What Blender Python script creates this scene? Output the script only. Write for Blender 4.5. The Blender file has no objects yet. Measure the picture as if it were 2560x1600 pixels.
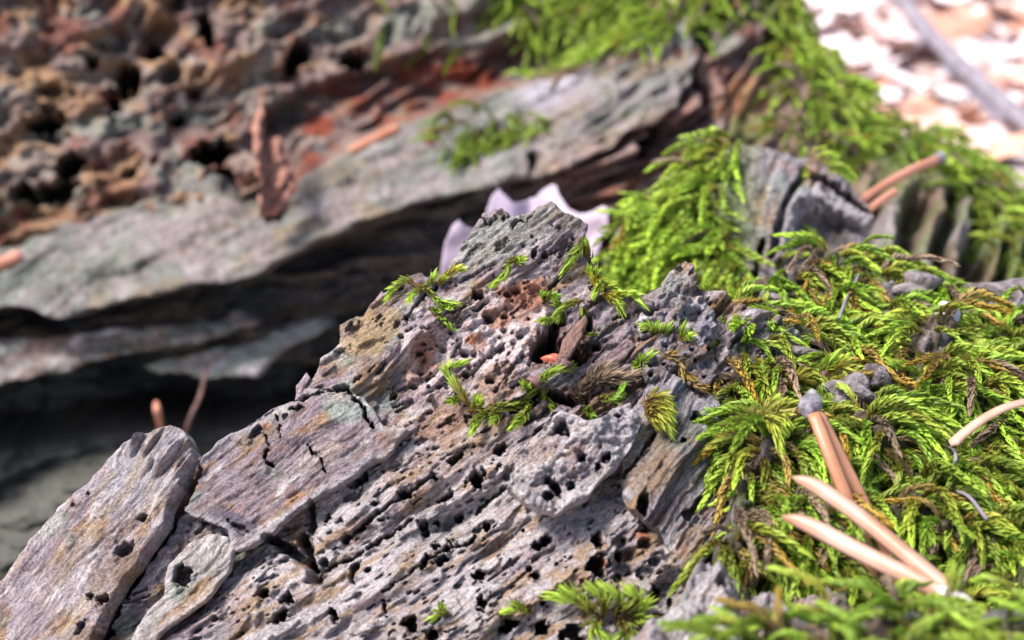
import bpy, math, random
import numpy as np
from mathutils import Vector, Matrix

# 1 Blender unit = 10 cm (close-up of rotten wood)
sc = bpy.context.scene
sc.unit_settings.system = 'METRIC'
sc.unit_settings.scale_length = 0.1
COL = sc.collection
random.seed(4); RNG = np.random.default_rng(11)

# ------------------------------------------------------------------ camera
HFOV = math.radians(40.0); PITCH = math.radians(25.0)
CAM = np.array([0.0, 0.0, 1.85])
FWD = np.array([0.0, math.cos(PITCH), -math.sin(PITCH)])
RGT = np.array([1.0, 0.0, 0.0])
UPV = np.array([0.0, math.sin(PITCH), math.cos(PITCH)])
FPX = 1280.0/math.tan(HFOV/2)
cd = bpy.data.cameras.new('camera'); cam = bpy.data.objects.new('camera', cd); COL.objects.link(cam)
cam.location = CAM; cam.rotation_euler = (math.pi/2-PITCH, 0, 0)
cd.sensor_width = 36; cd.lens = 18/math.tan(HFOV/2); cd.clip_start = 0.01; cd.clip_end = 2000
cd.dof.use_dof = True; cd.dof.focus_distance = 1.385; cd.dof.aperture_fstop = 3.1
sc.camera = cam
# ------------------------------------------------------------------ light
SUN_EL, SUN_AZ = math.radians(58), math.radians(-105)   # azimuth from +Y (away from camera), negative = left
w = bpy.data.worlds.new('World'); sc.world = w; w.use_nodes = True
nt = w.node_tree; bg = nt.nodes['Background']
sky = nt.nodes.new('ShaderNodeTexSky'); sky.sky_type = 'NISHITA'; sky.sun_disc = False
sky.sun_elevation = SUN_EL; sky.sun_rotation = SUN_AZ
sky.air_density = 1.0; sky.dust_density = 3.0; sky.ozone_density = 1.0
nt.links.new(sky.outputs[0], bg.inputs[0]); bg.inputs[1].default_value = 0.06
sd = bpy.data.lights.new('sun', 'SUN'); sun = bpy.data.objects.new('sun', sd); COL.objects.link(sun)
sd.energy = 1.5; sd.angle = math.radians(16); sd.color = (1.0, 0.95, 0.90)
sdir = Vector((math.sin(SUN_AZ)*math.cos(SUN_EL), math.cos(SUN_AZ)*math.cos(SUN_EL), math.sin(SUN_EL)))
sun.rotation_euler = sdir.to_track_quat('Z', 'Y').to_euler()
vs = sc.view_settings; vs.view_transform = 'Standard'; vs.look = 'None'; vs.gamma = 1.0
vs.use_curve_mapping = False; vs.exposure = 2.2
sc.cycles.max_bounces = 6; sc.cycles.use_denoising = True

# ------------------------------------------------------------------ helpers
def P(px, py, d):
    """point at photograph pixel (px,py) and depth d in front of the camera"""
    px = np.asarray(px, float); py = np.asarray(py, float); d = np.asarray(d, float)
    return (CAM + d[..., None]*(FWD + RGT*((px-1280)/FPX)[..., None] + UPV*((800-py)/FPX)[..., None]))

def V(L):                                  # full-view measurements -> photograph pixels
    return [tuple([a[0]*1.0583, a[1]*1.0583]+list(a[2:])) for a in L]

def hsh(ix, iy, seed):
    h = (ix.astype(np.int64)*374761393 + iy.astype(np.int64)*668265263 + seed*2147483647) & 0xffffffff
    h = ((h ^ (h >> 13))*1274126177) & 0xffffffff
    h = ((h ^ (h >> 16))*2246822519) & 0xffffffff
    return ((h ^ (h >> 15)) & 0xffffff)/16777215.0

def vn(x, y, seed=0):
    x0 = np.floor(x); y0 = np.floor(y); fx = x-x0; fy = y-y0
    ix = x0.astype(np.int64); iy = y0.astype(np.int64)
    fx = fx*fx*fx*(fx*(fx*6-15)+10); fy = fy*fy*fy*(fy*(fy*6-15)+10)
    a = hsh(ix, iy, seed); b = hsh(ix+1, iy, seed); c = hsh(ix, iy+1, seed); d = hsh(ix+1, iy+1, seed)
    return 2*((a*(1-fx)+b*fx)*(1-fy)+(c*(1-fx)+d*fx)*fy)-1

def fbm(x, y, o=4, seed=0, gain=.5):
    r = 0; a = 1.; t = 0
    for i in range(o):
        r = r+a*vn(x+i*17.3, y-i*9.1, seed+i); t += a; a *= gain; x = x*2.03; y = y*2.03
    return r/t*1.5

def worley(x, y, seed=0, rmin=.2, rmax=.6, prob=.5):
    """random round pits, 0..1 depth: one pit may sit in each cell"""
    ix = np.floor(x).astype(np.int64); iy = np.floor(y).astype(np.int64); out = np.zeros_like(x)
    for dx in (-1, 0, 1):
        for dy in (-1, 0, 1):
            cx = ix+dx; cy = iy+dy
            jx = cx+hsh(cx, cy, seed); jy = cy+hsh(cx, cy, seed+1)
            r = rmin+(rmax-rmin)*hsh(cx, cy, seed+2)**2; on = hsh(cx, cy, seed+3) < prob
            q = 1-np.sqrt((x-jx)**2+(y-jy)**2)/r
            out = np.maximum(out, np.where(on, np.clip(q*2.2, 0, 1), 0))
    return out

def cell(x, y, seed=0):
    ix = np.floor(x).astype(np.int64); iy = np.floor(y).astype(np.int64); f1 = np.full(x.shape, 9.); f2 = np.full(x.shape, 9.); idv = np.zeros_like(x)
    for dx in (-1, 0, 1):
        for dy in (-1, 0, 1):
            cx = ix+dx; cy = iy+dy; d = np.hypot(x-cx-hsh(cx, cy, seed), y-cy-hsh(cx, cy, seed+1)); m = d < f1
            f2 = np.where(m, f1, np.minimum(f2, d)); idv = np.where(m, hsh(cx, cy, seed+5), idv); f1 = np.where(m, d, f1)
    return f1, f2, idv

def sstep(a, b, x):
    t = np.clip((x-a)/(b-a), 0, 1); return t*t*(3-2*t)

def tps(ctrl, X, Y):
    c = np.array(ctrl, float); n = len(c); S = 1000.
    x, y = c[:, 0]/S, c[:, 1]/S
    def U(r2): return np.where(r2 > 1e-12, r2*np.log(np.maximum(r2, 1e-12)), 0)
    K = U((x[:, None]-x)**2+(y[:, None]-y)**2)+np.eye(n)*2e-3
    Pm = np.c_[np.ones(n), x, y]
    A = np.block([[K, Pm], [Pm.T, np.zeros((3, 3))]])
    s = np.linalg.solve(A, np.r_[c[:, 2], 0, 0, 0])
    X = X/S; Y = Y/S; r = s[n]+s[n+1]*X+s[n+2]*Y
    for i in range(n): r = r+s[i]*U((X-x[i])**2+(Y-y[i])**2)
    return r

def ragged(poly, amp, seg=14, seed=0):
    """closed outline with broken, fibrous edges"""
    pts = []; n = len(poly); L = 0
    for i in range(n):
        a = np.array(poly[i][:2], float); b = np.array(poly[(i+1) % n][:2], float)
        l = np.hypot(*(b-a)); k = max(1, int(l/seg)); t = (b-a)/max(l, 1e-6); nn = np.array([-t[1], t[0]])
        for j in range(k):
            u = j/k; q = L+l*u
            o = amp*(float(fbm(np.array([q/45.]), np.array([seed*3.7]), 4, seed, .6)[0]))
            pts.append(a+(b-a)*u+nn*o)
        L += l
    return np.array(pts)

def sdf(X, Y, poly, cap=None):
    """signed distance (positive inside), nearest outline point"""
    n = len(poly); best = np.full(X.shape, 1e12); qx = np.zeros_like(X); qy = np.zeros_like(X)
    ins = np.zeros(X.shape, bool)
    for i in range(n):
        ax, ay = poly[i]; bx, by = poly[(i+1) % n]
        dx, dy = bx-ax, by-ay; l2 = dx*dx+dy*dy+1e-9
        t = np.clip(((X-ax)*dx+(Y-ay)*dy)/l2, 0, 1); cx = ax+t*dx; cy = ay+t*dy
        d = (X-cx)**2+(Y-cy)**2; m = d < best
        best = np.where(m, d, best); qx = np.where(m, cx, qx); qy = np.where(m, cy, qy)
        if ay != by:
            ins ^= ((ay > Y) != (by > Y)) & (X < (bx-ax)*(Y-ay)/(by-ay)+ax)
    d = np.sqrt(best); return np.where(ins, d, -d), qx, qy

def inpoly(X, Y, poly, soft):
    s, _, _ = sdf(X, Y, np.array([p[:2] for p in poly], float)); return sstep(-soft, soft, s)

def blob(X, Y, cx, cy, rx, ry=None, ang=0, seed=0, rough=.35):
    ry = ry or rx; a = math.radians(ang); c, s = math.cos(a), math.sin(a)
    u = (X-cx)*c-(Y-cy)*s; v = (X-cx)*s+(Y-cy)*c
    q = np.sqrt((u/rx)**2+(v/ry)**2)
    return q+rough*fbm(X/(rx+ry)*3, Y/(rx+ry)*3, 3, seed+int(cx)) if rough else q

def mesh_obj(name, verts, faces, mat, parent=None, col=None, smooth=True):
    me = bpy.data.meshes.new(name); v = np.asarray(verts, np.float32); f = np.asarray(faces, np.int32)
    k = f.shape[1]; me.vertices.add(len(v)); me.vertices.foreach_set('co', v.ravel())
    me.loops.add(f.size); me.polygons.add(len(f))
    me.loops.foreach_set('vertex_index', f.ravel())
    me.polygons.foreach_set('loop_start', np.arange(0, f.size, k, dtype=np.int32))
    me.update(calc_edges=True)
    if smooth: me.polygons.foreach_set('use_smooth', np.ones(len(f), bool))
    if col is not None:
        a = me.color_attributes.new('Col', 'FLOAT_COLOR', 'POINT')
        c = np.ones((len(v), 4), np.float32); c[:, :3] = col; a.data.foreach_set('color', c.ravel())
    me.materials.append(mat); me.validate()
    o = bpy.data.objects.new(name, me); COL.objects.link(o)
    if parent is not None: o.parent = parent
    return o

def thing(name, label, cat, group=None, loc=None):
    o = bpy.data.objects.new(name, None); COL.objects.link(o); o.empty_display_size = .05
    return tag(o, label, cat, group)

def tag(o, label, cat, group=None, kind=None):
    o['label'] = label
    if cat: o['category'] = cat
    if group: o['group'] = group
    if kind: o['kind'] = kind
    return o

# ------------------------------------------------------------------ materials
def mat_base(name, rough=.85):
    m = bpy.data.materials.new(name); m.use_nodes = True
    return m, m.node_tree, m.node_tree.nodes['Principled BSDF']

def M_wood(name, fine=90., bump=.35, dist=.004, var=.35, rough=.88, grain=0.6):
    """colour from the surface's own colour layer, fine fibre noise and relief on top"""
    m, t, b = mat_base(name); b.inputs['Roughness'].default_value = rough
    b.inputs['Specular IOR Level'].default_value = .25
    at = t.nodes.new('ShaderNodeAttribute'); at.attribute_name = 'Col'
    tc = t.nodes.new('ShaderNodeAttribute'); tc.attribute_name = 'Grain'; mp = t.nodes.new('ShaderNodeMapping')
    mp.inputs['Scale'].default_value = (.33, 1, .6); t.links.new(tc.outputs['Vector'], mp.inputs[0])
    n1 = t.nodes.new('ShaderNodeTexNoise'); n1.inputs['Scale'].default_value = fine; n1.inputs['Detail'].default_value = 4
    n1.inputs['Roughness'].default_value = .7
    n2 = t.nodes.new('ShaderNodeTexNoise'); n2.inputs['Scale'].default_value = fine*1.3; n2.inputs['Detail'].default_value = 4; n2.inputs['Roughness'].default_value = .7
    t.links.new(mp.outputs[0], n1.inputs[0]); t.links.new(tc.outputs['Vector'], n2.inputs[0])
    r = t.nodes.new('ShaderNodeMapRange'); r.inputs[1].default_value = .28; r.inputs[2].default_value = .72
    r.inputs[3].default_value = 1-var; r.inputs[4].default_value = 1+var
    t.links.new(n1.outputs[0], r.inputs[0])
    r2 = t.nodes.new('ShaderNodeMapRange'); r2.inputs[1].default_value = .3; r2.inputs[2].default_value = .7
    r2.inputs[3].default_value = 1-var*.8; r2.inputs[4].default_value = 1+var*.8; t.links.new(n2.outputs[0], r2.inputs[0])
    mm = t.nodes.new('ShaderNodeMath'); mm.operation = 'MULTIPLY'; t.links.new(r.outputs[0], mm.inputs[0]); t.links.new(r2.outputs[0], mm.inputs[1])
    vm = t.nodes.new('ShaderNodeVectorMath'); vm.operation = 'SCALE'
    t.links.new(at.outputs['Color'], vm.inputs[0]); t.links.new(mm.outputs[0], vm.inputs['Scale'])
    t.links.new(vm.outputs[0], b.inputs['Base Color'])
    ad = t.nodes.new('ShaderNodeMath'); ad.operation = 'ADD'
    t.links.new(n1.outputs[0], ad.inputs[0]); t.links.new(n2.outputs[0], ad.inputs[1])
    bp = t.nodes.new('ShaderNodeBump'); bp.inputs['Strength'].default_value = bump; bp.inputs['Distance'].default_value = dist
    t.links.new(ad.outputs[0], bp.inputs['Height']); t.links.new(bp.outputs[0], b.inputs['Normal'])
    return m

def M_moss(name, hue=0.0):
    m, t, b = mat_base(name); b.inputs['Roughness'].default_value = .5
    b.inputs['Specular IOR Level'].default_value = .35
    at = t.nodes.new('ShaderNodeAttribute'); at.attribute_name = 'Col'
    oi = t.nodes.new('ShaderNodeObjectInfo'); r = t.nodes.new('ShaderNodeMapRange')
    r.inputs[3].default_value = .75; r.inputs[4].default_value = 1.2
    t.links.new(oi.outputs['Random'], r.inputs[0])
    vm = t.nodes.new('ShaderNodeVectorMath'); vm.operation = 'SCALE'
    t.links.new(at.outputs['Color'], vm.inputs[0]); t.links.new(r.outputs[0], vm.inputs['Scale'])
    t.links.new(vm.outputs[0], b.inputs['Base Color'])
    tr = t.nodes.new('ShaderNodeBsdfTranslucent'); t.links.new(vm.outputs[0], tr.inputs[0])
    mx = t.nodes.new('ShaderNodeMixShader'); mx.inputs[0].default_value = .35
    out = [n for n in t.nodes if n.type == 'OUTPUT_MATERIAL'][0]
    t.links.new(b.outputs[0], mx.inputs[1]); t.links.new(tr.outputs[0], mx.inputs[2]); t.links.new(mx.outputs[0], out.inputs[0])
    return m

def M_noise(name, c1, c2, scale, rough=.6, bump=.2, dist=.003, stretch=(1, 1, 1), spec=.4, transl=0, use_rand=False):
    m, t, b = mat_base(name); b.inputs['Roughness'].default_value = rough; b.inputs['Specular IOR Level'].default_value = spec
    tc = t.nodes.new('ShaderNodeTexCoord'); mp = t.nodes.new('ShaderNodeMapping'); mp.inputs['Scale'].default_value = stretch
    n = t.nodes.new('ShaderNodeTexNoise'); n.inputs['Scale'].default_value = scale; n.inputs['Detail'].default_value = 5
    cr = t.nodes.new('ShaderNodeValToRGB'); cr.color_ramp.elements[0].color = (*c1, 1); cr.color_ramp.elements[1].color = (*c2, 1)
    cr.color_ramp.elements[0].position = .32; cr.color_ramp.elements[1].position = .68
    t.links.new(tc.outputs['Object'], mp.inputs[0]); t.links.new(mp.outputs[0], n.inputs[0]); t.links.new(n.outputs[0], cr.inputs[0])
    src = cr.outputs[0]
    if use_rand:
        oi = t.nodes.new('ShaderNodeObjectInfo'); r = t.nodes.new('ShaderNodeMapRange'); r.inputs[3].default_value = .7; r.inputs[4].default_value = 1.25
        vm = t.nodes.new('ShaderNodeVectorMath'); vm.operation = 'SCALE'
        t.links.new(oi.outputs['Random'], r.inputs[0]); t.links.new(src, vm.inputs[0]); t.links.new(r.outputs[0], vm.inputs['Scale']); src = vm.outputs[0]
    t.links.new(src, b.inputs['Base Color'])
    bp = t.nodes.new('ShaderNodeBump'); bp.inputs['Strength'].default_value = bump; bp.inputs['Distance'].default_value = dist
    t.links.new(n.outputs[0], bp.inputs['Height']); t.links.new(bp.outputs[0], b.inputs['Normal'])
    return m

WOOD = M_wood('weathered_wood', 130, 1., .0055, .55)
WOODB = M_wood('rotten_wood_far', 40, .6, .012, .4)
SOIL = M_wood('humus', 60, .8, .01, .5, .95)
MOSS = M_moss('moss_leaf')
NEEDLE = M_noise('dry_needle', (.26, .095, .04), (.44, .21, .12), 22, .45, .25, .002, (1, 1, 1), .45)
NEEDLE2 = M_noise('pale_needle', (.32, .15, .08), (.52, .33, .26), 22, .42, .25, .002, (1, 1, 1), .45)
NEEDLE3 = M_noise('far_needle', (.34, .13, .07), (.50, .24, .17), 14, .5, .08, .002, (1, 1, 1), .35)
SHEATH = M_noise('needle_sheath', (.08, .075, .09), (.36, .33, .38), 90, .8, .8, .006)
LEAFP = M_noise('pale_oak_leaf', (.33, .26, .34), (.43, .35, .43), 9, .6, .15, .003)
LIT = [M_noise('litter_pale', (.62, .47, .47), (.80, .70, .70), 3, .6, .3, .02, use_rand=True),
       M_noise('litter_tan', (.56, .36, .31), (.72, .54, .50), 3, .6, .3, .02, use_rand=True),
       M_noise('litter_rust', (.46, .22, .14), (.60, .34, .25), 3, .6, .3, .02, use_rand=True)]
TWIG = M_noise('twig_bark', (.13, .11, .13), (.28, .25, .29), 12, .85, .6, .01)
TWIGP = M_noise('pale_twig', (.45, .38, .38), (.62, .55, .55), 8, .8, .5, .01)
GROUND = M_noise('forest_floor', (.34, .24, .22), (.58, .47, .46), 1.6, .95, .6, .05)
REDM = M_noise('red_seed', (.30, .05, .03), (.58, .16, .10), 40, .3, .2, .002, spec=.6)
CHIP = M_noise('bark_chip', (.07, .035, .03), (.18, .10, .09), 40, .6, .5, .004)
CRUMB = M_noise('wood_crumb', (.07, .055, .055), (.27, .23, .24), 70, .95, 1., .012)
FLUFF = M_noise('pale_fluff', (.50, .44, .50), (.72, .66, .72), 50, .8, .4, .003)
FLAKE = M_noise('bark_flake', (.18, .07, .045), (.38, .19, .14), 45, .85, .9, .01)

# ------------------------------------------------------------------ relief surfaces
class Surf: pass
def relief(name, parent, mat, box, step, ctrl, hfun, cfun, outline=None, rag=8, wrap=90, back=None,
           rnd=16, rndh=None, dirmix=.5, seed=0, seg=14, boost=0.0, gang=22):
    x0, x1, y0, y1 = box
    X, Y = np.meshgrid(np.arange(x0, x1+step, step, dtype=float), np.arange(y0, y1+step, step, dtype=float))
    if outline is not None:
        pl = ragged(outline, rag, seg, seed)
        s, qx, qy = sdf(X, Y, pl); o = s < 0
        Xe = np.where(o, qx, X); Ye = np.where(o, qy, Y); e = np.where(o, -s, 0)
    else:
        s = np.full(X.shape, 1e4); Xe, Ye, e = X, Y, np.zeros_like(X)
    d0 = tps(ctrl, Xe, Ye)-boost
    base = P(Xe, Ye, d0)
    gx = np.gradient(base, axis=1); gy = np.gradient(base, axis=0)
    ok = s > 0
    N = np.cross(gy, gx); N /= np.linalg.norm(N, axis=-1, keepdims=True)+1e-12
    N = N[ok].mean(0); N /= np.linalg.norm(N)
    if N.dot(FWD) > 0: N = -N
    mid = base[ok].mean(0); toc = (CAM-mid)/np.linalg.norm(CAM-mid)
    D = N*(1-dirmix)+toc*dirmix; D /= np.linalg.norm(D)
    h = hfun(Xe, Ye, np.maximum(s, 0))
    if outline is not None and rnd:
        q = 1-np.clip(s/rnd, 0, 1); rh = rndh if rndh is not None else rnd*.6*d0.mean()/FPX
        h = h-rh*(1-np.sqrt(np.maximum(0, 1-q*q)))
    bk = np.array(back if back is not None else (0, .85, -.5)); bk = bk/np.linalg.norm(bk)
    pos = base+D*h[..., None]+bk*(e*d0/FPX*1.3)[..., None]
    ny, nx = X.shape; idx = np.arange(ny*nx).reshape(ny, nx)
    keep = s > -wrap
    f = np.stack([idx[:-1, :-1], idx[1:, :-1], idx[1:, 1:], idx[:-1, 1:]], -1)
    k = keep[:-1, :-1] & keep[1:, :-1] & keep[1:, 1:] & keep[:-1, 1:]; f = f[k]
    col = cfun(Xe, Ye, np.maximum(s, 0)).reshape(-1, 3)
    used = np.zeros(ny*nx, bool); used[f.ravel()] = True; mp = np.cumsum(used)-1
    ob = mesh_obj(name, pos.reshape(-1, 3)[used], mp[f], mat, parent, np.clip(col[used], .005, .9))
    gg, gc = grain(Xe, Ye, gang, 22, seed); ga = ob.data.attributes.new('Grain', 'FLOAT_VECTOR', 'POINT')
    ga.data.foreach_set('vector', np.stack([gg/1000, gc/1000, (e-h*2500)/1000], -1).reshape(-1, 3)[used].astype(np.float32).ravel())
    R = Surf(); R.sp = pos.copy(); kk = max(2, int(24/step))
    for ax in (0, 1):
        cs = np.cumsum(np.concatenate([np.repeat(np.take(R.sp, [0], ax), kk+1, ax), R.sp, np.repeat(np.take(R.sp, [-1], ax), kk, ax)], ax), ax)
        n_ = R.sp.shape[ax]; R.sp = (np.take(cs, range(2*kk+1, 2*kk+1+n_), ax)-np.take(cs, range(0, n_), ax))/(2*kk+1)
    R.pos = pos; R.x0 = x0; R.y0 = y0; R.step = step; R.s = s; R.ob = ob; R.nx = nx; R.ny = ny; R.D = D
    return R

def on(R, px, py, r=4):
    """surface point and smoothed normal at photograph pixel"""
    i = int(round((py-R.y0)/R.step)); j = int(round((px-R.x0)/R.step))
    i = min(max(i, r), R.ny-1-r); j = min(max(j, r), R.nx-1-r)
    p = R.pos[i, j]; n = np.cross(R.pos[i+r, j]-R.pos[i-r, j], R.pos[i, j+r]-R.pos[i, j-r])
    n /= np.linalg.norm(n)+1e-12
    if n.dot(FWD) > 0: n = -n
    return p, n

def grain(X, Y, ang, warp=22, seed=0):
    a = math.radians(ang); g = X*math.cos(a)-Y*math.sin(a); c = X*math.sin(a)+Y*math.cos(a)
    return g+warp*fbm(X/260, Y/260, 2, seed+50), c+warp*fbm(X/240, Y/240, 3, seed+60)

def fibre(X, Y, ang, seed, amp=1., ter=1., terw=70):
    g, c = grain(X, Y, ang, 22, seed)
    h = .0017*fbm(g/130, c/12, 4, seed)+.0010*fbm(g/30, c/9, 3, seed+7)+.0016*fbm(X/30, Y/30, 4, seed+9, .55)
    t = fbm(g/430, c/terw, 4, seed+3, .55)*3.2; fl = np.floor(t); fr = t-fl
    return amp*h+ter*.0055*(fl+sstep(.40, .60, fr))

def dig(h, X, Y, holes, seed=0):
    """worm holes: (x, y, rx, ry, angle, depth) ; cracks handled by crack()"""
    for k, q in enumerate(holes):
        cx, cy, rx = q[:3]; ry = q[3] if len(q) > 3 else rx; an = q[4] if len(q) > 4 else 0; dp = q[5] if len(q) > 5 else .035
        m = (abs(X-cx) < 3*max(rx, ry)) & (abs(Y-cy) < 3*max(rx, ry))
        if not m.any(): continue
        b = blob(X[m], Y[m], cx, cy, rx, ry, an, seed+k, .5)
        h[m] -= 1.25*dp*(1-sstep(.60, 1.05, b)); h[m] += .0025*np.exp(-((b-1.3)/.22)**2)
    return h

def crack(h, X, Y, lines, seed=0):
    for k, (pts, wd, dp) in enumerate(lines):
        best = np.full(X.shape, 1e9)
        wx = 5*fbm(X/16, Y/16, 3, seed+k); wy = 5*fbm(X/16+40, Y/16, 3, seed+k+9)
        n = len(pts)
        for i in range(n-1):
            ax, ay = pts[i]; bx, by = pts[i+1]; dx, dy = bx-ax, by-ay
            t = np.clip(((X-ax)*dx+(Y-ay)*dy)/(dx*dx+dy*dy), 0, 1)
            best = np.minimum(best, np.hypot(X+wx-ax-t*dx, Y+wy-ay-t*dy))
        h -= 1.5*dp*(1-sstep(wd*.35, wd, best))
    return h

def cmix(c, col, wgt):
    return c*(1-wgt[..., None])+np.array(col)*wgt[..., None]

C_LIL = (.33, .262, .288); C_TAN = (.335, .205, .10); C_GRN = (.24, .275, .235); C_BRN = (.13, .082, .058)
C_PALE = (.56, .505, .50); C_ORG = (.40, .15, .065); C_PUR = (.22, .165, .19); C_RED = (.22, .05, .025)

def woodcol(X, Y, ang, seed, tan=.35, grn=.25, brn=.35, pale=.4, base=C_LIL):
    g, c = grain(X, Y, ang, 22, seed)
    k = np.ones(X.shape+(3,))*np.array(base)
    k = cmix(k, C_TAN, sstep(-.05, .5, fbm(g/160, c/40, 4, seed+21)+tan-.4)*.85)
    k = cmix(k, C_GRN, sstep(0, .5, fbm(X/140, Y/120, 4, seed+22)+grn-.4)*.8)
    k = cmix(k, C_PALE, sstep(.05, .6, fbm(g/120, c/24, 4, seed+23, .6)+pale-.4)*.8)
    k = cmix(k, C_PUR, sstep(.1, .6, fbm(g/90, c/16, 4, seed+24, .6))*.55)
    k = cmix(k, C_BRN, sstep(.05, .5, fbm(g/70, c/13, 4, seed+25, .65)+brn-.45)*.7)
    k = cmix(k, C_ORG, sstep(.42, .7, fbm(X/45, Y/32, 4, seed+26, .65))*.28)
    return k

# ================================================================== SETTING
gm = bpy.data.meshes.new('ground')
gm.from_pydata([(-300, -300, 0), (300, -300, 0), (300, 300, 0), (-300, 300, 0)], [], [(0, 1, 2, 3)]); gm.materials.append(GROUND)
ground = bpy.data.objects.new('ground', gm); COL.objects.link(ground); ground['kind'] = 'structure'
ground['label'] = 'pale leaf-strewn forest floor beyond the rotten wood'

# ================================================================== BACKGROUND LOG
log = thing('rotten_log', 'large dark crumbling log with grey ledge and rust-red rot behind the sharp wood crest', 'log')
BGC = [(-400, -300, 3.0), (600, -300, 3.2), (1300, -300, 3.35), (1900, -300, 3.3), (-400, 300, 2.85), (500, 250, 2.95),
       (1000, 230, 3.0), (1400, 150, 3.0), (-400, 620, 2.78), (400, 560, 2.8), (1000, 400, 2.85), (1500, 300, 2.82), (1750, 150, 2.8),
       (-400, 850, 2.72), (600, 800, 2.78), (1100, 600, 2.8), (-400, 1000, 2.9), (500, 1000, 2.95), (900, 900, 2.9), (0, 1180, 2.75),
       (300, 1220, 2.6), (650, 1180, 2.65), (-400, 1500, 2.45), (0, 1500, 2.4), (500, 1450, 2.35), (1000, 1250, 2.5), (1500, 1200, 2.5),
       (1700, 500, 2.75), (1800, 350, 2.8), (2000, 700, 2.7)]
CAV = [(-1100, 1150), (-400, 985), (60, 950), (250, 905), (400, 908), (520, 925), (640, 930), (900, 925), (1000, 900), (1060, 960), (900, 1040),
       (600, 1060), (420, 1040), (300, 1055), (120, 1090), (-400, 1130), (-1100, 1290)]
REDB = [(640, 300), (760, 220), (880, 190), (1000, 150), (1180, 105), (1420, 95), (1520, 110), (1400, 175), (1240, 215), (1080, 270), (980, 305), (880, 350), (780, 420), (700, 470), (660, 400)]
BHOLES = [(115, 300, 48, 30, 10, .28), (320, 200, 34, 46, -20, .25), (285, 268, 24, 34, 0, .2), (180, 415, 46, 30, 30, .28), (130, 480, 70, 26, 10, .22),
          (522, 80, 24, 42, 10, .22), (530, 385, 50, 30, 10, .28), (745, 135, 28, 56, -10, .25), (560, 470, 36, 60, 10, .22), (385, 130, 26, 26, 0, .2), (60, 480, 40, 22, 0, .2),
          (440, 300, 20, 16, 0, .15), (890, 150, 30, 20, 0, .2), (640, 500, 60, 26, 20, .25), (230, 150, 20, 16, 0, .15),
          (1618, 360, 46, 27, 48, .4), (1745, 240, 20, 120, 15, .3), (1760, 90, 34, 60, 0, .25)]
def bg_h(X, Y, s):
    g, c = grain(X, Y, 22, 40, 5)
    crum = 1-inpoly(X, Y, [(-1500, 880), (-500, 640), (200, 560), (560, 500), (760, 300), (900, 190), (1100, 60), (1300, -500), (2600, -500), (2600, 1700), (-1500, 1700)], 40)
    h = .05*fbm(g/260, c/60, 4, 5)+.02*fbm(g/60, c/22, 3, 6)
    f1, f2, ci = cell(g/150+.6*fbm(X/60, Y/60, 2, 3), c/52+.6*fbm(X/60, Y/60, 2, 4), 7); g1, g2, ki = cell(g/36+.4*fbm(X/30, Y/30, 2, 5), c/17+.4*fbm(X/30, Y/30, 2, 6), 9)
    rough = .045*fbm(X/120, Y/100, 4, 8, .5)+.018*(ci-.5)+.006*np.minimum(f2-f1, .3)+.012*(ki-.5)+.010*fbm(X/22, Y/20, 3, 2)
    h = h*(1-.3*crum)+rough*crum
    h -= .07*crum*worley(g/150, c/90, 31, .15, .45, .35)+.025*crum*worley(g/60, c/40, 35, .15, .45, .3)
    # layered striations under the ledge
    st = inpoly(X, Y, [(-1200, 1020), (-500, 860), (0, 770), (400, 740), (650, 690), (800, 600), (1000, 540), (1300, 480), (1500, 470), (1500, 900), (900, 930), (500, 930), (200, 910), (-500, 1000), (-1200, 1180)], 20)
    g2, c2 = grain(X, Y, 12, 30, 15)
    h += st*(.07*fbm(g2/300, c2/26, 4, 16, .6)-.04)
    h -= .40*inpoly(X, Y, CAV, 26)
    h -= .10*inpoly(X, Y, REDB, 18)
    # growth layers that sweep round on the right
    rr = np.hypot((X-1380)*1.0, (Y-20)*1.0); ring = sstep(1330, 1480, X)*sstep(150, 260, Y)*(1-sstep(1850, 1950, X))
    h += ring*(.075*fbm(rr/24, np.arctan2(Y-20, X-1380)*3, 3, 41)+.0)
    fl = sstep(1060, 1120, Y); h += fl*.02*fbm(X/200, Y/26, 4, 43)
    return dig(h, X, Y, BHOLES, 60)
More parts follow.
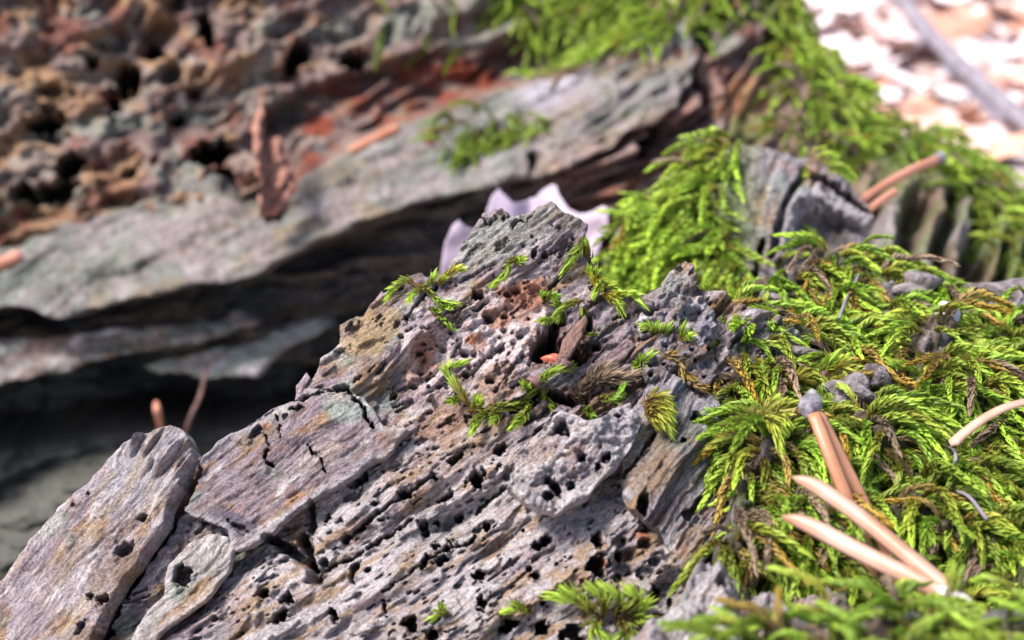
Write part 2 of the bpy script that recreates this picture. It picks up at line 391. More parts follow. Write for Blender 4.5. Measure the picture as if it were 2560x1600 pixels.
def bg_c(X, Y, s):
    g, c = grain(X, Y, 22, 40, 5)
    k = np.ones(X.shape+(3,))*np.array((.17, .115, .105))
    k = cmix(k, (.26, .20, .165), sstep(-.1, .5, fbm(X/110, Y/80, 4, 71)))
    k = cmix(k, (.30, .17, .085), sstep(.0, .5, fbm(X/80, Y/50, 4, 72)+.3-X/1500)*.8)
    k = cmix(k, (.22, .23, .19), sstep(.1, .5, fbm(g/150, c/40, 4, 73))*.8)
    k = cmix(k, (.17, .06, .04), sstep(.15, .55, fbm(X/60, Y/60, 4, 74))*.8)
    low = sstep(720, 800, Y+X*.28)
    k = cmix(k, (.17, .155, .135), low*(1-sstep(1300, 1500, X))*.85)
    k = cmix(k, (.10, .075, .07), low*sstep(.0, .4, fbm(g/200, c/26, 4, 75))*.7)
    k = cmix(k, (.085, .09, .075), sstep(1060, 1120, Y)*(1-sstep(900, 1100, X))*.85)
    k = cmix(k, C_RED, inpoly(X, Y, REDB, 24)*sstep(-.5, .3, fbm(X/90, Y/50, 3, 76)))
    k = cmix(k, (.10, .09, .085), inpoly(X, Y, REDB, 24)*sstep(.1, .5, fbm(X/120, Y/60, 3, 77))*.7)
    rr = np.hypot(X-1380, Y-20); ring = sstep(1330, 1480, X)*sstep(120, 240, Y)
    k = k*.8
    k = cmix(k, (.27, .115, .055), ring*sstep(-.2, .5, fbm(rr/28, np.arctan2(Y-20, X-1380)*3, 3, 78)))
    k = cmix(k, (.20, .13, .12), ring*sstep(-.1, .4, fbm(rr/40, np.arctan2(Y-20, X-1380)*2, 3, 79))*.8)
    return k
BG = relief('crumbling_face', log, WOODB, (-1050, 1890, -420, 1560), 7, BGC, bg_h, bg_c, dirmix=.95)

LEDGE = [(-1100, 860), (-400, 690), (-100, 640), (60, 600), (200, 560), (330, 520), (400, 460), (480, 432), (556, 440), (560, 490), (620, 520), (700, 505), (745, 455), (800, 420), (900, 370),
         (1050, 292), (1200, 255), (1330, 205), (1450, 180), (1560, 100), (1640, 60), (1722, 62), (1742, 140), (1700, 270), (1600, 320), (1500, 380), (1350, 440), (1200, 470),
         (1050, 500), (950, 540), (800, 590), (720, 640), (640, 690), (500, 712), (330, 740), (150, 790), (0, 762), (-400, 870), (-1100, 1050)]
LGC = [(-400, 680, 2.72), (-400, 860, 2.47), (100, 600, 2.76), (100, 780, 2.50), (450, 440, 2.82), (500, 710, 2.52), (760, 440, 2.80), (800, 590, 2.60), (1050, 290, 2.88),
       (1050, 500, 2.64), (1350, 200, 2.90), (1350, 430, 2.68), (1650, 70, 2.85), (1720, 200, 2.72), (1600, 320, 2.70)]
LGC = [(x, y, d+(.04 if 900 < x < 1300 else .0)) for x, y, d in LGC]
def lg_h(X, Y, s):
    h = 1.3*fibre(X, Y, 24, 81, 1.3, .9, 60)+.012*fbm(X/70, Y/50, 4, 83)
    g, c = grain(X, Y, 34, 22, 84); h += .02*sstep(1300, 1450, X)*fbm(g/200, c/22, 4, 85, .6)
    return dig(h, X, Y, [(1618, 360, 50, 30, 48, .3), (690, 530, 26, 20, 0, .1), (1335, 400, 16, 26, 0, .08), (1700, 130, 20, 14, 20, .05)], 90)
def lg_c(X, Y, s):
    k = woodcol(X, Y, 22, 86, .25, .55, .25, .25, (.27, .265, .255))
    k = cmix(k, (.26, .27, .225), .4*np.ones_like(X))*.5
    k = cmix(k, (.30, .18, .12), sstep(1250, 1450, X)*sstep(330, 420, Y+.35*(X-1400))*.6)
    k = cmix(k, (.36, .33, .38), inpoly(X, Y, [(1320, 180), (1460, 150), (1480, 240), (1360, 280), (1290, 240)], 40)*.7)
    return cmix(k, (.20, .16, .165), sstep(.05, .5, fbm(X/60, Y/40, 4, 88))*.65)
LG = relief('grey_ledge', log, WOODB, (-1120, 1850, -20, 1080), 6, LGC, lg_h, lg_c, LEDGE, 10, 130, (0, .9, -.35), 26, None, .8, 7, 20)

# lower thin layers of the log, below the ledge
SH1 = [(-1100, 1060), (-400, 900), (0, 850), (250, 830), (420, 812), (560, 790), (590, 770), (650, 800), (560, 840), (300, 880), (150, 930), (0, 960), (-400, 1010), (-1100, 1180)]
relief('splintered_layer', log, WOODB, (-1120, 760, 700, 1240), 7, [(-400, 950, 2.55), (0, 900, 2.6), (300, 850, 2.64), (650, 790, 2.7), (300, 900, 2.6), (0, 1000, 2.56)],
       lambda X, Y, s: 2*fibre(X, Y, 12, 101, 1, .6), lambda X, Y, s: woodcol(X, Y, 14, 102, .3, .3, .5, .1, (.21, .19, .18)), SH1, 10, 90, (0, .9, -.3), 18, None, .5, 8, 20)
SH2 = [(330, 910), (470, 880), (620, 850), (720, 812), (800, 790), (830, 812), (740, 850), (690, 880), (640, 925), (500, 935), (400, 925)]
relief('splintered_layer', log, WOODB, (300, 880, 740, 980), 7, [(330, 910, 2.7), (600, 870, 2.66), (830, 800, 2.72), (500, 935, 2.64)],
       lambda X, Y, s: 2*fibre(X, Y, 14, 105, 1, .5), lambda X, Y, s: woodcol(X, Y, 16, 106, .2, .6, .2, .1, (.24, .24, .20)), SH2, 8, 90, (0, .9, -.3), 18, None, .5, 9, 18)

# hanging flake of bark
FL = [(625, 300), (650, 230), (672, 215), (660, 290), (672, 330), (705, 350), (722, 400), (716, 440), (726, 480), (700, 530), (665, 520), (640, 470), (628, 390)]
relief('bark_flake', log, FLAKE, (590, 760, 180, 570), 5, [(650, 220, 2.86), (640, 380, 2.58), (690, 380, 2.62), (690, 530, 2.56), (630, 300, 2.7), (720, 440, 2.64)],
       lambda X, Y, s: .03*fbm(X/24, Y/50, 4, 111)-.02*np.cos((X-675)/16), lambda X, Y, s: np.ones(X.shape+(3,))*.2, FL, 7, 12, (0, 1, 0), 4, None, .5, 3, 12)

# ================================================================== MOSSY BANK (right, behind)
bank = thing('mossy_bank', 'mossy rotten wood slope with vertical grey ribs behind the moss hummock', 'tree stump')
BKO = [(1700, -300), (1900, -300), (1985, -60), (2010, 20), (2062, 95), (2120, 170), (2190, 235), (2290, 285), (2390, 330), (2470, 380), (2540, 440), (2640, 520), (2900, 700), (3000, 1000),
       (2900, 1300), (1650, 900), (1640, 640), (1760, 470), (1800, 330), (1760, 180), (1720, 60)]
BKC = [(1720, -300, 3.0), (1950, -200, 2.95), (2000, 20, 2.9), (2200, 240, 2.85), (2540, 440, 2.75), (3000, 900, 2.5), (1800, 100, 2.85), (1850, 350, 2.65), (2100, 330, 2.68), (2300, 450, 2.6),
       (2200, 600, 2.45), (2450, 620, 2.45), (1750, 560, 2.55), (2000, 800, 2.3), (2500, 900, 2.2), (2800, 1200, 2.1)]
def bk_h(X, Y, s):
    h = .05*fbm(X/150, Y/130, 4, 121)+.02*fbm(X/40, Y/40, 3, 122)
    rib = inpoly(X, Y, [(2180, 470), (2480, 470), (2560, 760), (2150, 760)], 40)
    xx = X+.25*(Y-600)+14*fbm(X/90, Y/90, 2, 124)
    h += rib*(.075*np.sin(xx/13.5+1.2*vn(xx/40, Y*0, 125))+.03*fbm(xx/9, Y/80, 3, 126))
    g, c = grain(X, Y, 52, 20, 127); le = (1-sstep(1900, 2050, X))
    return h+le*.05*fbm(g/200, c/22, 4, 128)
def bk_c(X, Y, s):
    k = np.ones(X.shape+(3,))*np.array((.16, .11, .085))
    k = cmix(k, (.26, .13, .075), sstep(-.1, .5, fbm(X/100, Y/120, 4, 131))*(1-sstep(1950, 2250, X)))
    k = cmix(k, (.25, .23, .23), sstep(2050, 2200, X)*sstep(-.3, .4, fbm(X/60, Y/140, 4, 132))*.8)
    return cmix(k, (.10, .14, .03), np.maximum(sstep(.0, .5, fbm(X/80, Y/80, 4, 133))*.6, sstep(0, 80, (X-1890)-.75*(Y-60))*.9*(1-inpoly(X, Y, [(2160, 440), (2420, 440), (2480, 760), (2130, 760)], 40))))
BK = relief('rotten_slope', bank, WOODB, (1600, 3000, -300, 1300), 7, BKC, bk_h, bk_c, BKO, 12, 200, (-.1, .75, -.8), 60, .12, .5, 11, 24)

# ================================================================== HUMMOCK (moss hill at mid distance)
hum = thing('wood_hummock', 'grey broken wood knob with a curled ring edge poking from a moss cushion', 'wood stump')
HMO = V([(1425, 900), (1425, 600), (1455, 545), (1500, 500), (1590, 470), (1625, 415), (1680, 360), (1740, 340), (1820, 345), (1880, 370), (1930, 372), (1990, 410), (2030, 455), (2062, 490), (2060, 530), (2040, 600), (2050, 720), (2060, 900)])
HMC = [(1480, 900, 1.85), (1500, 620, 1.98), (1560, 520, 2.06), (1700, 470, 2.08), (1780, 370, 2.15), (1950, 370, 2.15), (2150, 500, 2.1), (2180, 560, 2.06), (1700, 600, 1.93), (1900, 560, 1.92), (2050, 560, 1.96), (1800, 760, 1.78), (2150, 760, 1.85)]
HMC = [(x, y, 2.0+(d-2.0)*.65) for x, y, d in HMC]
RINGP = [(1945, 640), (1950, 560), (1985, 495), (2040, 490), (2100, 520), (2170, 560)]
def hm_h(X, Y, s):
    w_ = sstep(1880, 1960, X)
    h = .02*fbm(X/110, Y/100, 4, 141)+.006*fbm(X/26, Y/26, 3, 142)
    g, c = grain(X, Y, 70, 10, 143); h += w_*.008*fbm(g/90, c/14, 4, 144, .6)
    best = np.full(X.shape, 1e9)
    for i in range(len(RINGP)-1):
        ax, ay = RINGP[i]; bx, by = RINGP[i+1]; dx, dy = bx-ax, by-ay; t = np.clip(((X-ax)*dx+(Y-ay)*dy)/(dx*dx+dy*dy), 0, 1)
        best = np.minimum(best, np.hypot(X-ax-t*dx, Y-ay-t*dy))
    best = best+9*fbm(X/22, Y/22, 3, 145)
    h += .035*(1-sstep(8, 30, best))
    h -= .035*inpoly(X, Y, [(1985, 650), (1990, 560), (2040, 530), (2110, 560), (2140, 640), (2080, 680)], 14)
    return crack(h, X, Y, [([(1930, 640), (1960, 520), (2000, 450)], 14, .05), ([(2010, 430), (2080, 460), (2170, 530)], 12, .05), ([(1885, 690), (1910, 600)], 9, .04)], 146)
def hm_c(X, Y, s):
    k = woodcol(X, Y, 70, 147, .1, .0, .3, .3, (.25, .225, .24))
    k = cmix(k, (.15, .125, .12), inpoly(X, Y, [(1985, 660), (1990, 560), (2040, 530), (2120, 565), (2150, 650), (2080, 700)], 16)*.8)
    k = cmix(k, (.40, .37, .38), inpoly(X, Y, [(1930, 660), (1935, 560), (1975, 482), (2040, 476), (2110, 505), (2185, 555), (2165, 585), (2100, 545), (2040, 515), (1995, 535), (1972, 600), (1970, 660)], 10)*.7)
    return cmix(k, (.10, .13, .03), (1-sstep(1820, 1940, X))*.85)
HM = relief('broken_wood_knob', hum, WOOD, (1450, 2230, 320, 960), 5, HMC, hm_h, hm_c, HMO, 7, 140, (.05, .8, -.6), 30, None, .85, 12, 14)

# ================================================================== FOREGROUND STUMP
stump = thing('rotten_stump', 'weathered grey worm-holed wood with jagged crest, sharp in the foreground', 'tree stump')
MO = V([(-260, 1560), (-200, 1500), (200, 1330), (330, 1240), (420, 1185), (440, 1150), (480, 1082), (520, 1042), (600, 1000), (690, 950), (745, 890), (760, 850), (800, 812), (803, 765), (838, 735), (850, 738), (880, 702), (905, 672), (950, 655), (990, 645), (1012, 656),
        (1040, 692), (1066, 612), (1100, 562), (1140, 502), (1160, 500), (1185, 488), (1215, 512), (1250, 505), (1272, 490), (1300, 480), (1330, 500), (1352, 510), (1386, 530), (1382, 580), (1398, 610), (1430, 655), (1470, 690), (1505, 705),
        (1520, 760), (1540, 715), (1570, 690), (1585, 645), (1610, 625), (1626, 640), (1640, 690), (1700, 700), (1800, 740), (1900, 800), (1900, 1750), (-260, 1750)])
MC = [(-300, 1650, 1.38), (0, 1600, 1.34), (100, 1450, 1.40), (300, 1400, 1.39), (450, 1180, 1.44), (520, 1120, 1.45), (800, 950, 1.46), (860, 800, 1.49), (800, 1300, 1.335), (700, 1600, 1.22), (1050, 690, 1.48), (1350, 520, 1.48), (1300, 800, 1.42), (1200, 1100, 1.33),
      (1200, 1600, 1.12), (1450, 1200, 1.25), (1600, 1050, 1.29), (1550, 900, 1.38), (1650, 800, 1.45), (1720, 690, 1.52), (1750, 1300, 1.21), (1750, 1600, 1.07), (2000, 900, 1.5), (2000, 1500, 1.3)]
MC = [(x, y, 1.39+(d-1.39)*.55) for x, y, d in MC]
MH = [(1193, 1197, 22, 28, 0, .06), (1112, 1245, 24, 9, 32, .03), (1146, 1292, 11, 16, -30, .035), (1090, 1303, 9, 8, 0, .025), (1058, 1318, 14, 20, 20, .03), (1218, 1315, 9, 13, 0, .03),
      (1088, 1366, 11, 10, 0, .035), (1118, 1373, 8, 8, 0, .03), (1060, 1405, 8, 18, -20, .03), (1098, 1402, 22, 11, 30, .03), (1180, 1350, 5, 18, -40, .02), (1365, 1350, 20, 11, 15, .04), (1492, 1352, 15, 18, 0, .04), (1492, 1412, 26, 26, 0, .06),
      (1548, 1392, 12, 16, 20, .035), (1345, 1365, 20, 14, 0, .03), (1340, 1440, 14, 10, 0, .03), (1605, 1262, 15, 34, -5, .045), (1615, 1310, 10, 12, 0, .03), (905, 1322, 14, 6, 30, .03), (816, 1293, 7, 13, 0, .03), (900, 1195, 26, 16, 40, .04), (1012, 1240, 20, 13, 0, .035),
      (1090, 1200, 9, 7, 0, .02), (1140, 1150, 24, 9, 40, .025), (1255, 1125, 20, 12, 40, .03), (1000, 1109, 5, 4, 0, .02), (975, 1130, 10, 4, 40, .02), (938, 1262, 9, 7, 0, .025), (955, 1300, 8, 5, 0, .02), (983, 990, 9, 12, -30, .03),
      (1270, 1565, 26, 15, 30, .05), (1025, 1560, 18, 22, 0, .05), (1080, 1590, 14, 14, 0, .04), (1430, 1585, 30, 24, 0, .05), (1360, 1570, 20, 16, 0, .05), (1195, 1440, 16, 16, 0, .03), (1205, 1510, 12, 22, 0, .035), (1660, 1550, 30, 20, 10, .06), (1640, 1480, 14, 22, 20, .05),
      (1700, 1390, 16, 34, 30, .05), (1740, 1405, 9, 14, 20, .03), (1750, 1440, 10, 26, 20, .04), (660, 1485, 17, 14, 0, .04), (720, 1500, 16, 18, 20, .03), (700, 1545, 12, 24, -30, .035), (835, 1540, 10, 24, 20, .03), (880, 1440, 8, 18, 0, .025),
      # crumbling heart of the crest
      (1195, 742, 15, 13, 0, .04), (1205, 765, 24, 8, 30, .03), (1333, 636, 8, 15, 0, .03), (1363, 640, 9, 9, 0, .03), (1260, 545, 5, 5, 0, .02), (1115, 810, 14, 8, 0, .02), (1376, 845, 22, 62, -32, .08), (1470, 805, 16, 30, 10, .06), (1432, 880, 60, 30, 20, .07),
      (1340, 900, 20, 16, 0, .04), (1375, 990, 60, 14, -10, .05), (1300, 1015, 40, 14, 15, .04), (1215, 1040, 30, 12, 0, .03), (1440, 1000, 30, 16, 0, .04), (732, 1020, 9, 6, 0, .02), (712, 1040, 5, 5, 0, .02), (745, 1025, 12, 7, 30, .03), (640, 1080, 26, 12, 40, .02)]
MCR = [([(700, 1005), (760, 995), (800, 985), (840, 985), (868, 977)], 7, .02), ([(868, 977), (907, 1017), (929, 1069)], 6, .022), ([(690, 1036), (700, 1065), (703, 1095)], 4, .014), ([(668, 1090), (672, 1125), (664, 1145), (680, 1165)], 5, .018),
       ([(770, 1110), (782, 1135)], 5, .018), ([(793, 1133), (808, 1160), (813, 1178)], 5, .018), ([(1376, 716), (1400, 690), (1424, 662)], 6, .025), ([(1175, 535), (1210, 548), (1225, 560), (1238, 545)], 3.5, .012), ([(1020, 800), (1060, 745), (1090, 725)], 5, .02),
       ([(1300, 540), (1310, 560), (1330, 545)], 4, .012), ([(860, 1350), (980, 1262), (1080, 1195)], 7, .02), ([(790, 1440), (900, 1380), (1030, 1300)], 6, .015), ([(960, 1480), (1100, 1380), (1180, 1350)], 5, .012), ([(1190, 1280), (1240, 1235), (1270, 1215)], 5, .018), ([(960, 1500), (965, 1540)], 5, .015),
       ([(488, 1180), (452, 1250), (424, 1305), (378, 1372), (333, 1438), (280, 1520), (226, 1615)], 20, .07), ([(671, 1345), (720, 1375), (774, 1417)], 18, .035), ([(756, 1345), (770, 1390), (790, 1449)], 18, .04), ([(775, 1254), (776, 1317)], 12, .022), ([(1500, 1195), (1545, 1140), (1590, 1080)], 8, .02)]
CEN = V([(950, 800), (1040, 765), (1080, 738), (1150, 690), (1200, 662), (1280, 655), (1300, 700), (1290, 760), (1260, 830), (1215, 900), (1180, 950), (1100, 940), (1000, 930), (960, 900)])
LOWP = [(640, 1380), (760, 1230), (900, 1170), (1050, 1150), (1250, 1100), (1500, 1200), (1760, 1350), (1760, 1700), (500, 1700), (560, 1500)]
def main_h(X, Y, s):
    h = fibre(X, Y, 36, 1, 1., 1.15, 105)*(1-.6*inpoly(X, Y, V([(1030, 700), (1140, 480), (1400, 460), (1420, 660), (1200, 720)]), 40))
    low = inpoly(X, Y, LOWP, 60); cen = inpoly(X, Y, CEN, 22)
    g, c = grain(X, Y, 33, 18, 4)
    h += low*(.011*fbm(g/230, c/75, 4, 5, .45)+.002*fbm(g/50, c/16, 3, 6, .5))
    pm = low*sstep(-.25, .35, fbm(X/130, Y/110, 3, 13)); pit = worley(g/80+.25*fbm(X/14, Y/14, 2, 47), c/27+.25*fbm(X/14, Y/14, 2, 48), 12, .07, .27, .24)*pm*.020+worley(g/34, c/13, 16, .14, .38, .30)*(.25+pm*.75)*.010+worley(g/90, c/75, 14, .06, .18, .3)*.025*low
    h -= pit+.010*low*sstep(.30, .46, fbm(g/75, c/24, 4, 44, .6))*sstep(-.1, .3, fbm(X/150, Y/120, 2, 45))+.010*(1-low)*sstep(.42, .55, fbm(g/60, c/18, 4, 46, .6))
    h += cen*(.012+.012*fbm(X/48, Y/48, 4, 17, .5)-.028*worley(X/62, Y/46, 18, .16, .42, .45)-.012*worley(X/27, Y/23, 20, .16, .42, .35))
    rt = sstep(1450, 1600, X); h += rt*(.011*fbm(X/60, Y/50, 4, 24, .5)-.02*worley(X/60, Y/46, 25, .2, .5, .4)*sstep(1250, 1350, Y))
    pk = inpoly(X, Y, V([(1040, 700), (1140, 500), (1390, 480), (1390, 640), (1200, 720)]), 30)
    gp, cp = grain(X, Y, 40, 10, 28); h += pk*(.0035*fbm(gp/80, cp/11, 4, 29, .6)-.008*worley(X/34, Y/30, 30, .06, .18, .3))
    h = dig(h, X, Y, MH, 100); return crack(h, X, Y, MCR, 200)
def main_c(X, Y, s):
    k = woodcol(X, Y, 36, 31, .36, .22, .34, .35)
    low = inpoly(X, Y, LOWP, 60); cen = inpoly(X, Y, CEN, 26)
    g, c = grain(X, Y, 33, 18, 4)
    k = cmix(k, C_PALE, low*sstep(-.4, .25, fbm(g/170, c/44, 4, 33, .6))*.72)
    k = cmix(k, (.42, .375, .39), low*.4)
    k = cmix(k, C_TAN, low*sstep(.15, .5, fbm(g/100, c/22, 4, 35, .6))*.7)
    n = fbm(X/50, Y/50, 4, 36, .6)
    k = cmix(k, (.60, .50, .50), cen*.9)
    k = cmix(k, (.46, .26, .19), cen*sstep(.15, .5, n)*.75)
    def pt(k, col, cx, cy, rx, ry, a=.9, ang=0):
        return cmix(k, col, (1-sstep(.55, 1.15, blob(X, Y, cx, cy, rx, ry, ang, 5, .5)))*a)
    k = pt(k, (.29, .30, .28), 1270, 585, 170, 90, .75, 25); k = pt(k, (.27, .32, .28), 905, 1010, 90, 50, .75, 25)
    k = pt(k, (.33, .23, .12), 915, 850, 110, 60, .8, 40); k = pt(k, (.27, .17, .10), 940, 960, 90, 60, .6, 35)
    k = pt(k, (.46, .20, .12), 1312, 730, 60, 46); k = pt(k, (.36, .16, .10), 1060, 870, 36, 50, .8); k = pt(k, (.42, .26, .20), 1050, 930, 60, 30, .7)
    k = pt(k, (.40, .20, .14), 1270, 790, 60, 30, .7); k = pt(k, (.38, .13, .05), 1180, 850, 18, 12); k = pt(k, (.32, .19, .12), 1240, 960, 70, 50, .7)
    k = pt(k, (.28, .16, .10), 1110, 1070, 100, 40, .7, 30); k = pt(k, (.24, .17, .19), 640, 1180, 170, 70, .75, 35); k = pt(k, (.10, .09, .13), 590, 1330, 80, 26, .7, -20)  # last, dark blue patch: shadow below the raised plank's end, painted in
    k = pt(k, C_ORG, 1500, 1412, 22, 26); k = pt(k, C_ORG, 1600, 1335, 26, 16); k = pt(k, (.40, .20, .14), 1460, 1455, 26, 14); k = pt(k, (.27, .18, .11), 1640, 1160, 90, 80, .6, 45)
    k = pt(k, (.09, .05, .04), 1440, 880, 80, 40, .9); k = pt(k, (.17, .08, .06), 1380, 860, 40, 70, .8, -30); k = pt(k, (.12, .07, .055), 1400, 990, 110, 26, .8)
    k = pt(k, (.24, .13, .09), 880, 1330, 60, 30, .6, 30); k = pt(k, (.15, .09, .07), 740, 1290, 80, 50, .55, 40)
    return k
MN = relief('worm_holed_wood', stump, WOOD, (-270, 2010, 480, 1800), 3.2, MC, main_h, main_c, MO, 7, 80, (-.1, .8, -.7), 12, None, .82, 1, 10, gang=36)

def plate(name, outline, lift, ang, seed, colf, box, rag=6, hx=None, ter=.7, tilt=None, wrap=26, ctrl=MC, boostf=0., step=3.2, rnd=8, back=(0, .75, -.65)):
    """split-off layer of wood lying on the main surface"""
    def hf(X, Y, s):
        h = fibre(X, Y, ang, seed, 1.15, ter, 60)
        if hx: h = hx(h, X, Y)
        return h
    C = [(x, y, d-lift-(tilt(x, y) if tilt else 0)) for x, y, d in ctrl]
    return relief(name, stump, WOOD, box, step, C, hf, colf, outline, rag, wrap, back, rnd, None, .82, seed, 9, gang=ang)

PA = V([(-250, 1620), (-60, 1440), (0, 1370), (60, 1290), (130, 1200), (205, 1132), (270, 1062), (330, 1020), (400, 1000), (428, 1014), (447, 1040), (452, 1076), (432, 1100), (416, 1150), (390, 1190), (385, 1232), (345, 1290), (302, 1350), (252, 1430), (205, 1520), (150, 1620)])
PAC = [(-250, 1700, 1.40), (0, 1450, 1.40), (220, 1200, 1.41), (420, 1062, 1.42), (470, 1140, 1.39), (400, 1300, 1.355), (260, 1530, 1.315), (0, 1650, 1.33), (200, 1650, 1.29)]
PAC = [(x, y, 1.37+(d-1.37)*.6) for x, y, d in PAC]
def pa_h(h, X, Y):
    g, c = grain(X, Y, 50, 8, 303); e = inpoly(X, Y, V([(300, 1000), (470, 1000), (470, 1100), (380, 1120), (300, 1060)]), 40)
    h += e*.012*fbm(g/120, c/16, 3, 304); return dig(h, X, Y, [(352, 1293, 12, 11, 0, .035), (182, 1262, 5, 5, 0, .015), (218, 1232, 5, 5, 0, .012), (310, 1370, 26, 14, 40, .02), (258, 1500, 16, 10, 40, .02), (225, 1490, 10, 8, 0, .02), (200, 1570, 20, 8, 60, .03)], 300)
def pa_c(X, Y, s):
    k = woodcol(X, Y, 52, 310, .30, .15, .28, .3, (.34, .285, .305)); g, c = grain(X, Y, 52, 10, 311)
    k = cmix(k, (.36, .35, .38), inpoly(X, Y, V([(200, 1130), (400, 1000), (450, 1060), (380, 1180), (260, 1180)]), 60)*.6)
    k = cmix(k, (.36, .28, .20), sstep(.1, .5, fbm(g/200, c/20, 3, 312))*.55)
    return cmix(k, (.22, .15, .10), (1-sstep(.5, 1.2, blob(X, Y, 300, 1400, 90, 40, 45, 3, .5)))*.6)
PLA = relief('split_plank', stump, WOOD, (-260, 520, 1040, 1730), 3.2, PAC, lambda X, Y, s: pa_h(fibre(X, Y, 50, 301, 1.0, .35, 80), X, Y), pa_c, PA, 5, 60, (.1, .7, -.7), 10, None, .5, 301, 9, gang=51)

PB = V([(428, 1182), (440, 1150), (480, 1078), (520, 1038), (600, 996), (690, 946), (730, 915), (800, 925), (860, 940), (905, 1005), (960, 1012), (930, 1060), (860, 1105), (780, 1155), (700, 1205), (640, 1255), (590, 1290), (552, 1300), (540, 1250), (500, 1232), (455, 1222), (432, 1205)])
def pb_c(X, Y, s):
    k = woodcol(X, Y, 36, 321, .30, .1, .25, .15, (.27, .215, .235))
    def pt(k, col, cx, cy, rx, ry, a=.9, ang=0):
        return cmix(k, col, (1-sstep(.55, 1.15, blob(X, Y, cx, cy, rx, ry, ang, 5, .5)))*a)
    k = pt(k, (.29, .34, .30), 900, 1010, 100, 44, .8, 25); k = pt(k, (.24, .18, .13), 640, 1085, 60, 30, .8, 30); k = pt(k, (.42, .19, .09), 662, 1062, 16, 12)
    k = pt(k, (.10, .09, .13), 570, 1305, 110, 30, .75, -24); k = pt(k, (.36, .30, .26), 790, 1150, 70, 30, .6, 30)  # dark blue patch paints shade into the plank's lower end
    g, c = grain(X, Y, 40, 10, 311); edge = np.clip(-(X-(430*1.058)-(1190*1.058-Y)*.95)/30, 0, 1)
    return cmix(k, (.42, .40, .42), (1-sstep(4, 26, s))*.6)  # pale rim: light caught by the plank's edges, put into the colour
PLB = plate('split_plank', PB, .020, 36, 320, pb_c, (420, 1060, 950, 1400), 6, lambda h, X, Y: crack(dig(h, X, Y, [(732, 1020, 8, 6, 0, .02), (712, 1040, 6, 6, 0, .02), (748, 1020, 12, 7, 30, .02), (640, 1080, 24, 10, 40, .012), (600, 1320, 30, 8, -30, .01)], 320), X, Y, MCR, 200), .35, wrap=40)

PD = V([(290, 1560), (345, 1440), (385, 1405), (398, 1335), (440, 1288), (490, 1263), (538, 1270), (552, 1296), (540, 1340), (500, 1400), (440, 1450), (380, 1500), (340, 1560)])
PLD = plate('wood_flake', PD, .022, 40, 330, lambda X, Y, s: cmix(woodcol(X, Y, 42, 331, .5, .25, .2, .3, (.36, .33, .30)), C_PALE, (1-sstep(6, 30, s))*.5), (290, 610, 1320, 1680), 7, lambda h, X, Y: dig(h, X, Y, [(459, 1442, 22, 25, 0, .05)], 330), .3)

PK = V([(1195, 1155), (1222, 1070), (1285, 1002), (1325, 975), (1362, 985), (1400, 1002), (1450, 968), (1488, 950), (1512, 985), (1504, 1040), (1445, 1110), (1372, 1180), (1312, 1212), (1240, 1185)])
def pk_h(h, X, Y):
    h += .016*fbm(X/60, Y/50, 4, 341, .55); return dig(h, X, Y, [(1455, 1145, 13, 12, 0, .035), (1515, 1142, 12, 13, 0, .035), (1385, 1215, 13, 30, 35, .04), (1495, 1165, 8, 10, 0, .02), (1545, 1040, 8, 6, 0, .02), (1400, 1070, 24, 20, 0, .03), (1425, 1215, 12, 10, 0, .025), (1370, 1240, 16, 10, 0, .03)], 340)
PLK = plate('wood_flake', PK, .055, 44, 340, lambda X, Y, s: cmix(woodcol(X, Y, 44, 342, .2, .1, .3, .5, (.37, .34, .365)), C_PALE, (1-sstep(6, 60, s))*.45), (1240, 1640, 980, 1320), 8, pk_h, .5, wrap=60)

PR = V([(1470, 1080), (1490, 960), (1530, 900), (1562, 868), (1590, 885), (1640, 925), (1690, 932), (1705, 985), (1748, 1005), (1760, 1080), (1745, 1190), (1690, 1310), (1600, 1340), (1560, 1250), (1480, 1200)])
def pr_c(X, Y, s):
    k = woodcol(X, Y, 52, 351, .3, .15, .3, .3, (.33, .305, .325)); return cmix(k, (.27, .18, .10), (1-sstep(.5, 1.2, blob(X, Y, 1640, 1180, 100, 90, 45, 3, .5)))*.65)
PLR = plate('fibrous_slab', PR, .03, 54, 350, pr_c, (1520, 1890, 890, 1450), 9, lambda h, X, Y: dig(crack(h, X, Y, [([(1560, 1190), (1590, 1150), (1640, 1080)], 6, .015), ([(1740, 1040), (1780, 1060), (1790, 1160)], 14, .04), ([(1720, 1290), (1790, 1220)], 14, .04)], 353), X, Y, [(1710, 1100, 9, 8, 0, .02), (1605, 1262, 15, 34, -5, .04), (1490, 1250, 10, 8, 0, .02)], 352), 1., wrap=50)

# grey lump behind the crest, on the way to the moss
PL = V([(1500, 760), (1512, 740), (1555, 705), (1580, 650), (1605, 622), (1628, 640), (1638, 690), (1662, 700), (1690, 745), (1700, 800), (1640, 830), (1560, 830), (1510, 800)])
PLL = plate('wood_lump', PL, .02, 60, 360, lambda X, Y, s: woodcol(X, Y, 60, 361, .05, .1, .25, .35, (.30, .28, .32)), (1560, 1820, 630, 910), 8, lambda h, X, Y: h+.02*fbm(X/36, Y/36, 4, 363)-.02*worley(X/44, Y/40, 364, .15, .4, .4), .5, wrap=60)
PL2 = V([(1500, 870), (1560, 815), (1640, 800), (1690, 830), (1700, 880), (1660, 930), (1600, 890), (1540, 900)])
PLM = plate('wood_lump', PL2, .03, 30, 365, lambda X, Y, s: woodcol(X, Y, 30, 366, .1, .05, .55, .15, (.25, .225, .235)), (1560, 1830, 820, 1010), 8, lambda h, X, Y: h+.012*fbm(X/26, Y/26, 4, 367)-.02*worley(X/30, Y/26, 368, .15, .4, .5), .4, wrap=60)
